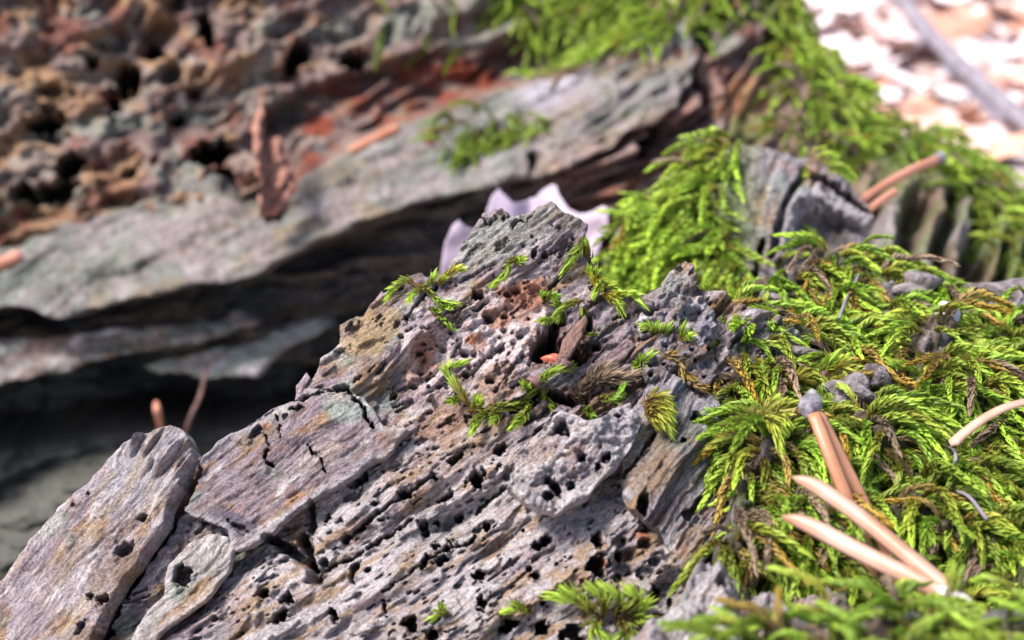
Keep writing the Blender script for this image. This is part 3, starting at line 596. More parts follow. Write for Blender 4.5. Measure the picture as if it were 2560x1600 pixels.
# reddish splinter standing in the pocket
PS = V([(1310, 860), (1330, 800), (1360, 760), (1385, 742), (1392, 760), (1370, 800), (1345, 840), (1325, 868)])
plate('splinter', PS, .03, 58, 370, lambda X, Y, s: woodcol(X, Y, 58, 371, .5, 0, .5, 0, (.26, .15, .12)), (1370, 1490, 770, 930), 4, None, .3, wrap=40)
PS2 = V([(1390, 880), (1430, 840), (1480, 800), (1500, 812), (1470, 850), (1420, 885)])
plate('splinter', PS2, .03, 38, 373, lambda X, Y, s: woodcol(X, Y, 38, 374, .2, 0, .3, .3, (.34, .24, .25)), (1460, 1600, 830, 950), 4, None, .3, wrap=40)
PS3 = V([(694, 945), (700, 912), (724, 878), (732, 892), (720, 925), (715, 945)])
plate('splinter', PS3, .012, 60, 376, lambda X, Y, s: woodcol(X, Y, 60, 377, .2, .1, .3, .3), (720, 800, 915, 1020), 3, None, .3, wrap=20)
PS4 = V([(420, 1190), (446, 1130), (452, 1085), (468, 1072), (478, 1090), (462, 1130), (440, 1160)])
plate('splinter', PS4, -.04, 60, 378, lambda X, Y, s: woodcol(X, Y, 60, 379, .4, .1, .5, .1), (430, 520, 1120, 1280), 5, None, .3, wrap=60)
# blurred wood nearest the lens, lower right
PF = [(1440, 1700), (1600, 1590), (1700, 1500), (1740, 1440), (1768, 1405), (1800, 1412), (1830, 1432), (1870, 1450), (1885, 1500), (1930, 1500), (1965, 1530), (1985, 1575), (2060, 1640), (2060, 1760), (1440, 1760)]
PFC = [(1440, 1750, .98), (1600, 1600, 1.02), (1770, 1410, 1.10), (1880, 1500, 1.06), (2000, 1600, 1.02), (1800, 1750, .95), (2060, 1750, .96)]
PFC = [(x, y, d+.08) for x, y, d in PFC]
PLF = relief('wood_lump', stump, WOOD, (1430, 2080, 1390, 1770), 3.6, PFC, lambda X, Y, s: dig(.02*fbm(X/60, Y/60, 4, 381, .55)+fibre(X, Y, 50, 382, 1., .5), X, Y, [(1880, 1560, 24, 30, 0, .06), (1800, 1475, 12, 16, 0, .03), (1660, 1640, 30, 20, 0, .04)], 383),
             lambda X, Y, s: woodcol(X, Y, 50, 384, .1, .05, .15, .7, (.40, .36, .39)), PF, 10, 80, (0, .7, -.7), 24, None, .5, 380, 12)

# wood and humus mound under the right-hand moss
MDO = V([(1600, 740), (1640, 700), (1720, 690), (1800, 665), (1900, 630), (1990, 600), (2080, 598), (2160, 620), (2230, 660), (2300, 690), (2420, 700), (2600, 780), (2700, 900), (2700, 1600), (1640, 1600), (1690, 1320), (1745, 1180), (1755, 1010), (1700, 930), (1660, 850)])
MDC = [(1700, 790, 1.52), (1850, 720, 1.60), (2100, 640, 1.68), (2300, 680, 1.68), (2500, 760, 1.66), (2800, 900, 1.62), (1800, 950, 1.40), (2100, 900, 1.47), (2400, 950, 1.49), (1850, 1150, 1.27), (2150, 1150, 1.33), (2500, 1150, 1.36), (1800, 1350, 1.20), (2050, 1350, 1.24), (2350, 1380, 1.24), (2650, 1350, 1.28), (1800, 1600, 1.12), (2100, 1600, 1.14), (2500, 1650, 1.12), (2800, 1600, 1.15)]
def md_h(X, Y, s):
    h = .035*fbm(X/130, Y/110, 3, 401)+.014*fbm(X/42, Y/42, 4, 402, .6)
    h -= .06*(1-sstep(.4, 1.3, blob(X, Y, 2210, 1400, 150, 90, -20, 3, .3)))+.05*(1-sstep(.4, 1.2, blob(X, Y, 2000, 900, 90, 40, 0, 3, .3)))
    h -= .04*(1-sstep(.4, 1.2, blob(X, Y, 1930, 1430, 60, 26, 20, 3, .3)))
    return h
def md_c(X, Y, s):
    k = np.ones(X.shape+(3,))*np.array((.10, .075, .055)); k = cmix(k, (.20, .17, .17), sstep(.0, .5, fbm(X/60, Y/60, 4, 405)))
    k = cmix(k, (.055, .075, .02), sstep(-.1, .4, fbm(X/90, Y/90, 4, 406))*.7)
    k = cmix(k, (.30, .28, .31), sstep(2150, 2250, X)*(1-sstep(690, 790, Y-.22*(X-2200)))*.85)
    return cmix(k, (.30, .22, .22), inpoly(X, Y, [(1900, 1440), (1960, 1380), (2060, 1450), (2100, 1560), (1960, 1560)], 25)*.8)
MD = relief('humus_mound', stump, SOIL, (1660, 2860, 600, 1700), 5, MDC, md_h, md_c, MDO, 10, 160, (.05, .8, -.6), 40, None, .5, 400, 16)
# near bank, out of focus
NBO = [(1760, 1660), (1860, 1600), (1960, 1570), (2100, 1530), (2250, 1500), (2330, 1490), (2420, 1508), (2560, 1490), (2800, 1480), (2800, 1800), (1760, 1800)]
NBC = [(1760, 1680, .97), (2000, 1570, 1.0), (2300, 1500, 1.04), (2560, 1500, 1.03), (2800, 1500, 1.03), (1800, 1800, .90), (2300, 1750, .9), (2800, 1780, .9)]
NBC = [(x, y, d+.01) for x, y, d in NBC]
NB = relief('near_bank', stump, SOIL, (1740, 2800, 1460, 1800), 5, NBC, lambda X, Y, s: .02*fbm(X/80, Y/60, 4, 411), lambda X, Y, s: cmix(md_c(X, Y, s), (.26, .24, .27), sstep(-.2, .4, fbm(X/70, Y/50, 3, 412))*.7), NBO, 8, 120, (0, .7, -.7), 24, None, .5, 410, 14)

# ================================================================== MOSS
G_TIP = np.array((.44, .60, .075)); G_MID = np.array((.20, .36, .035)); G_DRK = np.array((.12, .20, .02)); G_BRN = np.array((.20, .115, .035)); G_GLD = np.array((.36, .24, .03)); G_DEAD = np.array((.26, .19, .13))

def bez(pts, n):
    p = np.array(pts, float); m = len(p); t = np.linspace(0, m-1, n); i = np.minimum(t.astype(int), m-2); f = (t-i)[:, None]
    q = np.vstack([2*p[0]-p[1], p, 2*p[-1]-p[-2]]); a, b, c, d = q[i], q[i+1], q[i+2], q[i+3]
    return .5*(2*b+(c-a)*f+(2*a-5*b+4*c-d)*f*f+(3*b-a-3*c+d)*f**3)

def shoot(pts, leaf=.011, wid=.0042, n=64, spread=.75, seed=0, stem=.0016, cols=(G_BRN, G_MID, G_TIP), lod=0, taper=.45, up=(0, 0, 1)):
    """feathery moss shoot: a stem closely clothed in small pointed leaves"""
    r = np.random.default_rng(seed); c = bez(pts, 40)
    T = np.gradient(c, axis=0); T /= np.linalg.norm(T, axis=1, keepdims=True)+1e-12
    ref = np.array(up, float)+1e-3
    Vs = []; Fs = []; Cs = []; k = 0
    # stem
    sN = 3; idx = np.linspace(0, 39, 9).astype(int)
    for a, i in enumerate(idx):
        U = np.cross(T[i], ref); U /= np.linalg.norm(U)+1e-12; W = np.cross(U, T[i]); rr = stem*(1-.6*i/39)
        for j in range(sN):
            an = j*2*math.pi/sN; Vs.append(c[i]+rr*(U*math.cos(an)+W*math.sin(an))); Cs.append(cols[0]*.8)
        if a:
            b = (a-1)*sN
            for j in range(sN):
                j2 = (j+1) % sN; Fs += [(b+j, b+j2, b+sN+j2), (b+j, b+sN+j2, b+sN+j)]
    k = len(Vs)
    for q in range(n):
        u = (q+.5)/n; u = .06+.94*u; x = u*39; i = min(int(x), 38); f = x-i
        p = c[i]*(1-f)+c[i+1]*f; t = T[i]
        U = np.cross(t, ref); U /= np.linalg.norm(U)+1e-12; W = np.cross(U, t)
        an = q*2.39996+r.normal(0, .35); o = U*math.cos(an)+W*math.sin(an)
        sp = spread*(1-.55*max(0, u-.7)/.3)*r.uniform(.75, 1.25)
        d = t*math.cos(sp)+o*math.sin(sp); sd_ = np.cross(d, o); sd_ /= np.linalg.norm(sd_)+1e-12
        L = leaf*r.uniform(.75, 1.2)*(1-taper*abs(u-.45)**1.5*1.6); w_ = wid*r.uniform(.8, 1.2)*(L/leaf)
        nrm = np.cross(sd_, d); curl = r.uniform(-.05, .25)*L
        m = p+d*L*.42; tip = p+d*L+t*L*.18-nrm*curl
        ca = cols[0]*(1-u)**2+cols[1]*2*u*(1-u)+cols[2]*u*u
        ca = ca*r.uniform(.8, 1.2); ct = ca*.6+cols[2]*.5
        if lod:
            Vs += [p, m+sd_*w_*.5, tip, m-sd_*w_*.5]; Fs += [(k, k+1, k+2), (k, k+2, k+3)]; Cs += [ca*.8, ca, ct, ca]; k += 4
        else:
            Vs += [p, m+sd_*w_*.5+nrm*w_*.25, m-nrm*w_*.05, m-sd_*w_*.5+nrm*w_*.25, tip]
            Fs += [(k, k+1, k+2), (k, k+2, k+3), (k+1, k+4, k+2), (k+2, k+4, k+3)]; Cs += [ca*.75, ca, ca, ca, ct]; k += 5
    return np.array(Vs), np.array(Fs), np.clip(np.array(Cs), .004, .9)

# variants in a local frame: x = along the flow, z = away from the surface, unit length ~ .06
def variant(i, cols, lod=0, n=84, leaf=.0092, wid=.0042):
    r = np.random.default_rng(500+i); L = r.uniform(.055, .075); hgt = r.uniform(.10, .24); bend = r.uniform(-.12, .12)
    pts = [(0, 0, -.008), (.18*L, .2*bend*L, hgt*L), (.45*L, .6*bend*L, (hgt+.07)*L), (.75*L, bend*L, hgt*L*.9), (1.0*L, 1.6*bend*L, hgt*L*.35)]
    return shoot(pts, leaf, wid, n, r.uniform(.42, .68), 700+i, cols=cols, lod=lod)
PAL = [(G_BRN, G_MID, G_TIP), (G_BRN*.7, G_MID*.9, G_TIP*.8), (G_DRK, G_MID*1.1, G_TIP*1.05), (G_DRK, G_MID*.8, G_TIP*.6), (G_BRN, (G_MID+G_GLD)/2, G_TIP*.95), (G_DEAD, G_GLD*.8, G_GLD), (G_DEAD*.8, G_DEAD, G_DEAD*1.2), (G_BRN, G_MID, G_TIP*1.1)]
VAR = [variant(i, PAL[i % 8]) for i in range(16)]
VARL = [variant(i, PAL[i % 8], 1, 34, .0115, .006) for i in range(16)]
GREEN_I = [0, 1, 2, 3, 4, 7, 8, 9, 10, 11, 12, 15]; WARM_I = [4, 5, 12, 13, 6, 14]

def place(p, n, flow, rot, roll, sc_, lift=0.0):
    x = flow-n*flow.dot(n); x /= np.linalg.norm(x)+1e-9; y = np.cross(n, x)
    c, s = math.cos(rot), math.sin(rot); x, y = x*c+y*s, y*c-x*s
    c, s = math.cos(roll), math.sin(roll); x2 = x*c+n*s; z2 = n*c-x*s
    m = np.eye(4); m[:3, 0] = x2*sc_; m[:3, 1] = np.cross(z2, x2)*sc_; m[:3, 2] = z2*sc_; m[:3, 3] = p+n*lift
    return m

def scatter(R, region, spacing, dens=None, seed=0, jit=.9, size=(.8, 1.2), rots=.5, warm=None, roll=(.0, .45), flowbias=None, r=5):
    """moss shoots rooted on a surface: list of (matrix, variant, py, px)"""
    rg = np.random.default_rng(seed); out = []
    poly = np.array(region, float); x0, y0 = poly.min(0); x1, y1 = poly.max(0)
    gx, gy = np.meshgrid(np.arange(x0, x1, spacing), np.arange(y0, y1, spacing*.8))
    gx = gx+rg.uniform(-jit, jit, gx.shape)*spacing*.6; gy = gy+rg.uniform(-jit, jit, gy.shape)*spacing*.6
    s, _, _ = sdf(gx, gy, poly); keep = s > 0
    if dens is not None: keep &= rg.random(gx.shape) < dens(gx, gy)
    for x, y in zip(gx[keep], gy[keep]):
        p, n = on(R, x, y, r); fl = np.array((0, 0, -1.))+(np.array(flowbias) if flowbias is not None else 0)-n*.0
        wv = warm(np.array([x]), np.array([y]))[0] if warm else .1
        vi = rg.choice(WARM_I) if rg.random() < wv else rg.choice(GREEN_I)
        out.append((place(p, n, fl, rg.normal(0, rots), rg.uniform(*roll), rg.uniform(*size)), vi, y, x))
    return out

def stuff(name, items, var, parent=None, colmul=1.0, seed=0):
    rg = np.random.default_rng(seed); vs_, fs_, cs_ = [], [], []; k = 0
    for m, vi, y, x in items:
        v, f, c = var[vi]; vs_.append(v@m[:3, :3].T+m[:3, 3]); fs_.append(f+k); cs_.append(c*rg.uniform(.7, 1.25)*colmul); k += len(v)
    o = mesh_obj(name, np.vstack(vs_), np.vstack(fs_), MOSS, parent, np.clip(np.vstack(cs_), .004, .9)); o['kind'] = 'stuff'; return o

VME = []
for i, (v, f, c) in enumerate(VAR):
    o = mesh_obj('moss_shoot', v, f, MOSS, None, c); VME.append(o.data); bpy.data.objects.remove(o)

def singles(name, items, parent):
    for m, vi, y, x in items:
        o = bpy.data.objects.new(name, VME[vi]); COL.objects.link(o); o.parent = parent; o.matrix_world = Matrix(m.tolist())

# --- the big in-focus cushion on the right
cush = thing('moss_cushion', 'large bright green feathery moss cushion draped over the mound under the brown needles', 'moss')
MREG = V([(1650, 705), (1720, 692), (1800, 668), (1900, 632), (1990, 602), (2080, 600), (2150, 630), (2230, 690), (2300, 720), (2440, 735), (2650, 830), (2700, 1500), (2060, 1500), (2000, 1390), (1900, 1330), (1830, 1300), (1720, 1330), (1700, 1290), (1770, 1180), (1760, 1020), (1700, 960), (1690, 880), (1660, 810), (1640, 750)])
def mdens(X, Y):
    d = np.ones_like(X); d -= .9*(1-sstep(.5, 1.1, blob(X, Y, 2020, 895, 60, 24, 0, 0, 0)))+.7*(1-sstep(.5, 1.1, blob(X, Y, 2120, 1010, 70, 30, 0, 0, 0)))
    d -= .8*(1-sstep(.5, 1.1, blob(X, Y, 2230, 700, 60, 26, -25, 0, 0)))+.6*(1-sstep(.6, 1.1, blob(X, Y, 1800, 900, 50, 40, 0, 0, 0)))
    d -= .55*sstep(.15, .45, fbm(X/60, Y/50, 3, 510)); d -= .8*inpoly(X, Y, [(1900, 1440), (1960, 1380), (2060, 1450), (2060, 1560), (1960, 1560)], 20)
    d -= .5*(1-sstep(.5, 1.1, blob(X, Y, 2340, 800, 60, 30, -30, 0, 0)))
    return d
def mwarm(X, Y):
    return .16+.5*(1-sstep(.5, 1.2, blob(X, Y, 1800, 960, 120, 70, 0, 0, 0)))+.25*sstep(.0, .5, fbm(X/90, Y/80, 3, 511))
its = scatter(MD, MREG, 17.5, mdens, 21, .9, (.75, 1.2), .45, mwarm, (-.05, .42), (.10, -.18, 0))
vis = [a for a in its if a[3] < 2575 and a[2] < 1500]; oth = [a for a in its if not (a[3] < 2575 and a[2] < 1500)]
RNG.shuffle(vis); vis.sort(key=lambda a: -(a[0][:3, 0]@a[0][:3, 0]))
print('moss shoots', len(its), len(vis))
singles('moss_shoot', vis[:290], cush); stuff('moss_shoots', vis[290:]+oth, VAR, cush, 1., 3)

def mosspatch(label, R, region, spacing, seed, parent=None, dens=None, size=(.9, 1.3), lod=True, warm=None, colmul=1., rots=.6, roll=(-.05, .5), r=5, fb=None):
    it = scatter(R, region, spacing, dens, seed, .9, size, rots, warm, roll, fb, r); o = stuff('moss', it, VARL if lod else VAR, parent, colmul, seed); return tag(o, label, 'moss', None, 'stuff')

mosspatch('soft green moss blanket over the left side of the grey wood knob', HM, [(1540, 850), (1545, 640), (1575, 560), (1640, 515), (1700, 480), (1760, 380), (1800, 352), (1850, 358), (1862, 395), (1830, 470), (1840, 560), (1870, 640), (1860, 690), (1850, 760), (1800, 850)], 14, 31,
          dens=lambda X, Y: 1-.6*inpoly(X, Y, [(1770, 400), (1960, 400), (1900, 640), (1800, 760), (1720, 700), (1780, 560)], 50), size=(.75, 1.15), warm=lambda X, Y: .06+0*X, rots=.45, colmul=1.25)
mosspatch('small moss tuft on the shoulder of the grey wood knob', HM, [(2000, 382), (2060, 395), (2100, 425), (2070, 425), (2010, 405)], 13, 32, size=(.5, .8), colmul=1.25)
mosspatch('few moss shoots at the foot of the grey wood knob', HM, [(1880, 690), (2000, 640), (2060, 600), (2080, 700), (1900, 740)], 30, 33, size=(.9, 1.3), dens=lambda X, Y: .5+0*X)
mosspatch('bright moss along the upper edge of the slope against the pale forest floor', BK, [(1760, -250), (1900, -260), (1985, -50), (2015, 30), (2065, 100), (2125, 175), (2195, 240), (2290, 290), (2390, 335), (2475, 385), (2545, 445), (2700, 560), (2900, 800), (2700, 900), (2540, 560), (2420, 480), (2330, 440), (2230, 420), (2120, 390), (2030, 320), (1950, 220), (1880, 100), (1790, 40)], 17, 34, colmul=1.25,
          size=(.9, 1.4), warm=lambda X, Y: .1+.15*sstep(0, .5, fbm(X/120, Y/100, 3, 521)), dens=lambda X, Y: 1.-.6*sstep(.2, .6, fbm(X/110, Y/90, 3, 522)))
mosspatch('moss clumps on the slope below its bright edge', BK, [(1900, 250), (2000, 300), (2250, 420), (2100, 450), (1950, 380)], 22, 35, size=(.9, 1.4), dens=lambda X, Y: .5+0*X, colmul=.9)
mosspatch('yellowish moss hanging right of the grey wood ribs', BK, [(2450, 420), (2560, 450), (2700, 560), (2700, 900), (2560, 780), (2480, 700), (2440, 560), (2380, 480)], 20, 36, size=(.9, 1.5), dens=lambda X, Y: .8+0*X, warm=lambda X, Y: .2+0*X)
mosspatch('moss curtain hanging over the top of the rotten log', LG, [(1290, 40), (1450, 20), (1700, 30), (1740, 80), (1640, 110), (1560, 130), (1440, 150), (1330, 110)], 17, 37, size=(.9, 1.5), colmul=1.2)
mosspatch('moss fringe along the upper rim of the rotten log', BG, [(1180, -250), (1800, -250), (1800, 20), (1640, 60), (1560, 70), (1440, 95), (1310, 80), (1250, 20), (1230, -60)], 18, 38, size=(.9, 1.5), colmul=1.2, roll=(-.1, .3))
mosspatch('dark moss patch on the ledge of the rotten log', LG, [(1110, 300), (1200, 270), (1310, 290), (1400, 300), (1380, 350), (1260, 370), (1190, 420), (1120, 400)], 19, 39, size=(.7, 1.1), colmul=.7, dens=lambda X, Y: .8+0*X)
mosspatch('thin moss film between rust-red rot and log rim', BG, [(850, -100), (1000, -100), (1180, 60), (1150, 140), (1000, 130), (900, 60)], 40, 40, size=(1.1, 1.8), colmul=.7, dens=lambda X, Y: .35+0*X)
mosspatch('blurred moss on the bank closest to the lens', NB, [(1830, 1640), (1960, 1570), (2100, 1530), (2250, 1500), (2320, 1495), (2420, 1510), (2560, 1495), (2800, 1485), (2800, 1700), (1830, 1700)], 21, 41, size=(.6, 1.), lod=False, dens=lambda X, Y: .6-.5*(1-sstep(.5, 1.2, blob(X, Y, 2470, 1560, 70, 40, 0, 0, 0))), warm=lambda X, Y: .15+0*X)

# --- single sprigs and tufts on the bare wood
def sprig(label, R, branches, leaf=.0100, wid=.0034, cols=PAL[0], lift=.013, spread=.62, dens=1.0, seed=0, group=None, cat='moss'):
    t = thing('moss_sprig', label, cat, group)
    for bi, br in enumerate(branches):
        pts = []
        for i, q in enumerate(br):
            p = R.sp[min(max(int(round((q[1]-R.y0)/R.step)), 0), R.ny-1), min(max(int(round((q[0]-R.x0)/R.step)), 0), R.nx-1)]; u = i/(len(br)-1); hl = q[2] if len(q) > 2 else lift*(.15 if i == 0 else 1.)
            pts.append(p+R.D*hl)
        L = sum(np.linalg.norm(np.array(pts[i+1])-pts[i]) for i in range(len(pts)-1))
        n_ = max(18, int(L/.0008*dens)); v, f, c = shoot(pts, leaf, wid, n_, spread, seed*31+bi, .002, cols, 0, .35, R.D)
        mesh_obj('shoot', v, f, MOSS, t, c)
    return t
Z5 = lambda L: [(800+a[0]*.4298, 450+a[1]*.4298)+tuple(a[2:]) for a in L]
Z8 = lambda L: [(800+a[0]*.4132, 1000+a[1]*.4132)+tuple(a[2:]) for a in L]
Z6 = lambda L: [(1600+a[0]*.4299, 500+a[1]*.4299)+tuple(a[2:]) for a in L]
ZE = lambda L: [(1400+a[0]*.3307, 850+a[1]*.3307)+tuple(a[2:]) for a in L]
GR = (G_BRN, G_MID*1.1, G_TIP); DK = (G_BRN*.6, G_MID*.7, G_MID*1.4)
sprig('branched moss sprig draped over the notch left of the crest', MN, [Z5([(560, 620), (500, 590), (440, 620), (390, 690)]), Z5([(560, 615), (620, 660), (700, 730), (790, 745)]), Z5([(600, 650), (560, 670), (530, 710)]), Z5([(610, 650), (650, 600), (660, 570)]), Z5([(690, 735), (750, 770)])], cols=GR, seed=1)
sprig('tiny moss tip at the foot of the crest block', MN, [Z5([(700, 590), (770, 545), (810, 540)]), Z5([(690, 620), (720, 590)])], cols=(G_GLD, G_GLD*.8, G_TIP), seed=2, leaf=.010)
sprig('slender moss shoot across the face of the crest', MN, [Z5([(1170, 470), (1110, 500), (1080, 570), (1000, 635)]), Z5([(1120, 480), (1165, 490)])], cols=GR, seed=3, leaf=.010)
sprig('moss shoot standing on the right shoulder of the crest', MN, [Z5([(1580, 480), (1550, 400), (1480, 450), (1420, 530)]), Z5([(1560, 420), (1545, 380)])], cols=GR, seed=4, leaf=.012)
sprig('loose moss tuft hanging off the right end of the crest', MN, [Z5([(1600, 640), (1590, 560), (1660, 520)]), Z5([(1590, 560), (1570, 540)]), Z5([(1600, 620), (1680, 610), (1740, 660)]), Z5([(1640, 660), (1720, 690), (1800, 680), (1860, 730)]), Z5([(1640, 670), (1700, 720), (1740, 780)]), Z5([(1590, 560), (1620, 600), (1590, 680)])], cols=(G_GLD, G_MID, G_TIP), seed=5, leaf=.012)
sprig('moss sprig reaching left below the crest shoulder', MN, [Z5([(1530, 700), (1430, 740), (1350, 800), (1280, 840)]), Z5([(1430, 740), (1370, 720)]), Z5([(1420, 740), (1400, 790)]), Z5([(1530, 700), (1530, 780), (1540, 870), (1600, 900)])], cols=GR, seed=6)
sprig('small moss wisp beside the orange rot', MN, [Z5([(1290, 720), (1330, 690), (1370, 680)]), Z5([(1310, 700), (1290, 680)])], cols=DK, seed=7, leaf=.009)
sprig('dark thin moss thread beside the pitted heartwood', MN, [Z5([(670, 800), (720, 840), (780, 885)]), Z5([(640, 760), (700, 790)])], cols=DK, seed=8, leaf=.007)
sprig('long branching moss strand below the pitted heartwood', MN, [Z5([(880, 1340), (820, 1260), (770, 1180), (745, 1120), (815, 1085)]), Z5([(860, 1340), (1000, 1350), (1150, 1300), (1250, 1210), (1330, 1160), (1420, 1130)]), Z5([(1200, 1250), (1200, 1340), (1110, 1470)]), Z5([(980, 1350), (930, 1400), (890, 1475)]), Z5([(820, 1260), (770, 1300)]), Z5([(1320, 1170), (1300, 1240), (1340, 1300)]), Z5([(1240, 1230), (1180, 1220)]), Z5([(880, 1340), (920, 1300)]), Z5([(1060, 1330), (1000, 1420)])], cols=(G_BRN, G_MID*.9, G_TIP*.9), seed=9, leaf=.0125, lift=.022)
sprig('bright moss tip on the red seed', MN, [Z5([(1420, 1120, .02), (1450, 1095, .03), (1470, 1075, .03)])], cols=GR, seed=10, leaf=.012)
sprig('yellow-green moss tuft at the notch of the fibrous slab', PLR, [ZE([(600, 480), (700, 440), (780, 470), (830, 560)]), ZE([(620, 490), (720, 560), (820, 690)]), ZE([(640, 480), (760, 520), (820, 610)]), ZE([(640, 520), (700, 600), (790, 640)])], cols=(G_BRN, G_GLD, G_TIP*1.1), seed=11, leaf=.014, lift=.012)
sprig('withered brown moss tuft above the raised flake', MN, [ZE([(150, 480), (200, 340), (260, 270), (330, 250)]), ZE([(180, 430), (280, 330), (380, 280)]), ZE([(220, 350), (330, 310), (460, 320)]), ZE([(260, 300), (400, 330), (520, 300)]), ZE([(140, 460), (160, 390), (210, 330)])], cols=(G_DEAD, G_DEAD*.9, G_DEAD*1.2), seed=12, leaf=.016, wid=.003, lift=.02)
sprig('green moss sprig under the withered tuft', MN, [ZE([(270, 440), (340, 470), (410, 460), (460, 390)]), ZE([(170, 500), (200, 560), (230, 590)])], cols=DK, seed=13, lift=.02)
sprig('short moss tufts on the dark wood lump', PLM, [ZE([(600, 160), (610, 130), (660, 110)]), ZE([(590, 160), (560, 150)]), ZE([(600, 170), (590, 130)])], cols=GR, seed=14, leaf=.012)
sprig('golden brown moss strand running toward the fibrous slab', PLM, [ZE([(740, 120), (880, 160), (930, 250), (990, 300)]), ZE([(930, 320), (1060, 360), (1200, 415)]), ZE([(740, 130), (840, 110)])], cols=(G_DEAD, G_GLD*.8, G_GLD), seed=15, lift=.012)
sprig('yellow moss strand hanging down the fibrous slab', PLR, [ZE([(1370, 760), (1400, 850), (1390, 980), (1360, 1130)]), ZE([(1380, 800), (1370, 950), (1330, 1110)])], cols=(G_BRN, G_GLD, G_TIP), seed=16, lift=.01)
sprig('thin green moss strand on the edge of the fibrous slab', PLR, [ZE([(1200, 900), (1200, 1000), (1150, 1110), (1090, 1230)]), ZE([(1190, 1020), (1180, 1100)])], cols=GR, seed=17, lift=.01)
sprig('dark moss tuft at the top right of the fibrous slab', PLR, [ZE([(1280, 620), (1200, 580), (1140, 550)]), ZE([(1280, 600), (1220, 640), (1200, 700)]), ZE([(1260, 600), (1300, 560)])], cols=DK, seed=18, lift=.012)
sprig('blurred moss tuft below the orange worm hole', MN, [Z8([(1700, 1330), (1560, 1220), (1400, 1190)]), Z8([(1700, 1330), (1700, 1230), (1640, 1160)]), Z8([(1780, 1330), (1800, 1230), (1720, 1140)]), Z8([(1820, 1330), (1900, 1230), (1880, 1180)]), Z8([(1800, 1320), (1850, 1390), (1790, 1450)]), Z8([(1700, 1330), (1650, 1370), (1690, 1420)]), Z8([(1900, 1300), (1960, 1240)]), Z8([(1600, 1260), (1500, 1170)]), Z8([(1850, 1330), (1960, 1330)])], cols=(G_BRN, G_MID, G_TIP*.9), seed=19, leaf=.016, lift=.02)
sprig('pale moss blades on the lower worm-holed wood', MN, [Z8([(1290, 1290), (1200, 1270), (1110, 1280)]), Z8([(1250, 1260), (1180, 1240)])], cols=GR, seed=20, lift=.012)
sprig('small yellow moss speck on the lower worm-holed wood', MN, [Z8([(790, 1310), (740, 1290), (690, 1320)]), Z8([(740, 1300), (740, 1270)])], cols=GR, seed=21, lift=.012)
for k, (a, b) in enumerate([((30, 770), (90, 740)), ((70, 790), (120, 720)), ((90, 790), (150, 730)), ((220, 790), (250, 740))]):
    pass
sprig('little moss stars between the grey lumps', PLL, [Z6([(80, 800), (60, 760), (30, 750)]), Z6([(90, 800), (100, 750)]), Z6([(100, 800), (150, 750)]), Z6([(230, 810), (250, 750)]), Z6([(230, 810), (280, 790)])], cols=GR, seed=22, leaf=.012, lift=.014)
sprig('rosette of moss at the left end of the moss cushion', MD, [Z6([(600, 760), (520, 760), (470, 830)]), Z6([(600, 750), (560, 820), (520, 890)]), Z6([(610, 750), (680, 720), (760, 790)]), Z6([(610, 750), (700, 780), (730, 850)]), Z6([(600, 750), (590, 830), (620, 890)]), Z6([(480, 520), (540, 600), (500, 700)]), Z6([(480, 510), (380, 510), (300, 500)])], cols=GR, seed=23, leaf=.016, lift=.03)
for nm, R, q, cl, sd_ in (('bright flat moss sprig beside the dark bark chip', MD, [[(880, 1040), (980, 1020), (1100, 990)], [(1000, 1020), (1060, 1030), (1130, 1040)], [(960, 1020), (1000, 980)]], GR, 24),
                          ('golden moss sprig above the needle sheath', MD, [[(820, 1110), (900, 1090), (1000, 1080), (1020, 1040)], [(1000, 1090), (1120, 1130), (1260, 1140)], [(1060, 1080), (1130, 1060), (1170, 1090)]], (G_GLD*.8, G_GLD, G_TIP), 25),
                          ('drooping golden moss sprig left of the needle sheath', MD, [[(540, 1240), (640, 1300), (730, 1400), (800, 1510)], [(620, 1280), (740, 1260), (820, 1260)], [(660, 1310), (780, 1330), (830, 1400)]], (G_DEAD, G_GLD, G_TIP), 26)):
    sprig(nm, R, [Z6(x) for x in q], cols=cl, seed=sd_, leaf=.016, lift=.03)

# ================================================================== NEEDLES
def sweep(name, pts, rad, mat, parent, sides=8, flat=.62, n=26, tipends=(1, 1), up=None):
    c = bez(pts, n); T = np.gradient(c, axis=0); T /= np.linalg.norm(T, axis=1, keepdims=True)
    ref = np.array(up if up is not None else -FWD, float); Vs = []; Fs = []
    for i in range(n):
        U = np.cross(T[i], ref); U /= np.linalg.norm(U); W = np.cross(U, T[i]); u = i/(n-1)
        k = rad(u)
        for j in range(sides):
            a = 2*math.pi*j/sides; z = math.sin(a); z = z*flat if z > 0 else z*flat*.55
            Vs.append(c[i]+k*(U*math.cos(a)+W*z))
    for i in range(n-1):
        for j in range(sides):
            j2 = (j+1) % sides; Fs.append((i*sides+j, i*sides+j2, (i+1)*sides+j2, (i+1)*sides+j))
    b = len(Vs); Vs += [c[0], c[-1]]
    for j in range(sides):
        j2 = (j+1) % sides; Fs.append((b, j2, j, j)); Fs.append((b+1, (n-1)*sides+j, (n-1)*sides+j2, (n-1)*sides+j2))
    me = bpy.data.meshes.new(name); me.from_pydata([tuple(v) for v in Vs], [], [tuple(dict.fromkeys(f)) for f in Fs]); me.materials.append(mat)
    me.polygons.foreach_set('use_smooth', np.ones(len(me.polygons), bool))
    o = bpy.data.objects.new(name, me); COL.objects.link(o)
    if parent is not None: o.parent = parent
    return o
def pp(L): return [P(np.array(a), np.array(b), np.array(d)) for a, b, d in L]
def nrad(r, t0=.0, t1=.0):
    def f(u):
        k = 1.
        if t1 and u > 1-t1: k *= max(0, 1-((u-1+t1)/t1)**2)**.75*.94+.06
        if t0 and u < t0: k *= max(0, 1-((t0-u)/t0)**2)**.75*.94+.06
        return r*k
    return f
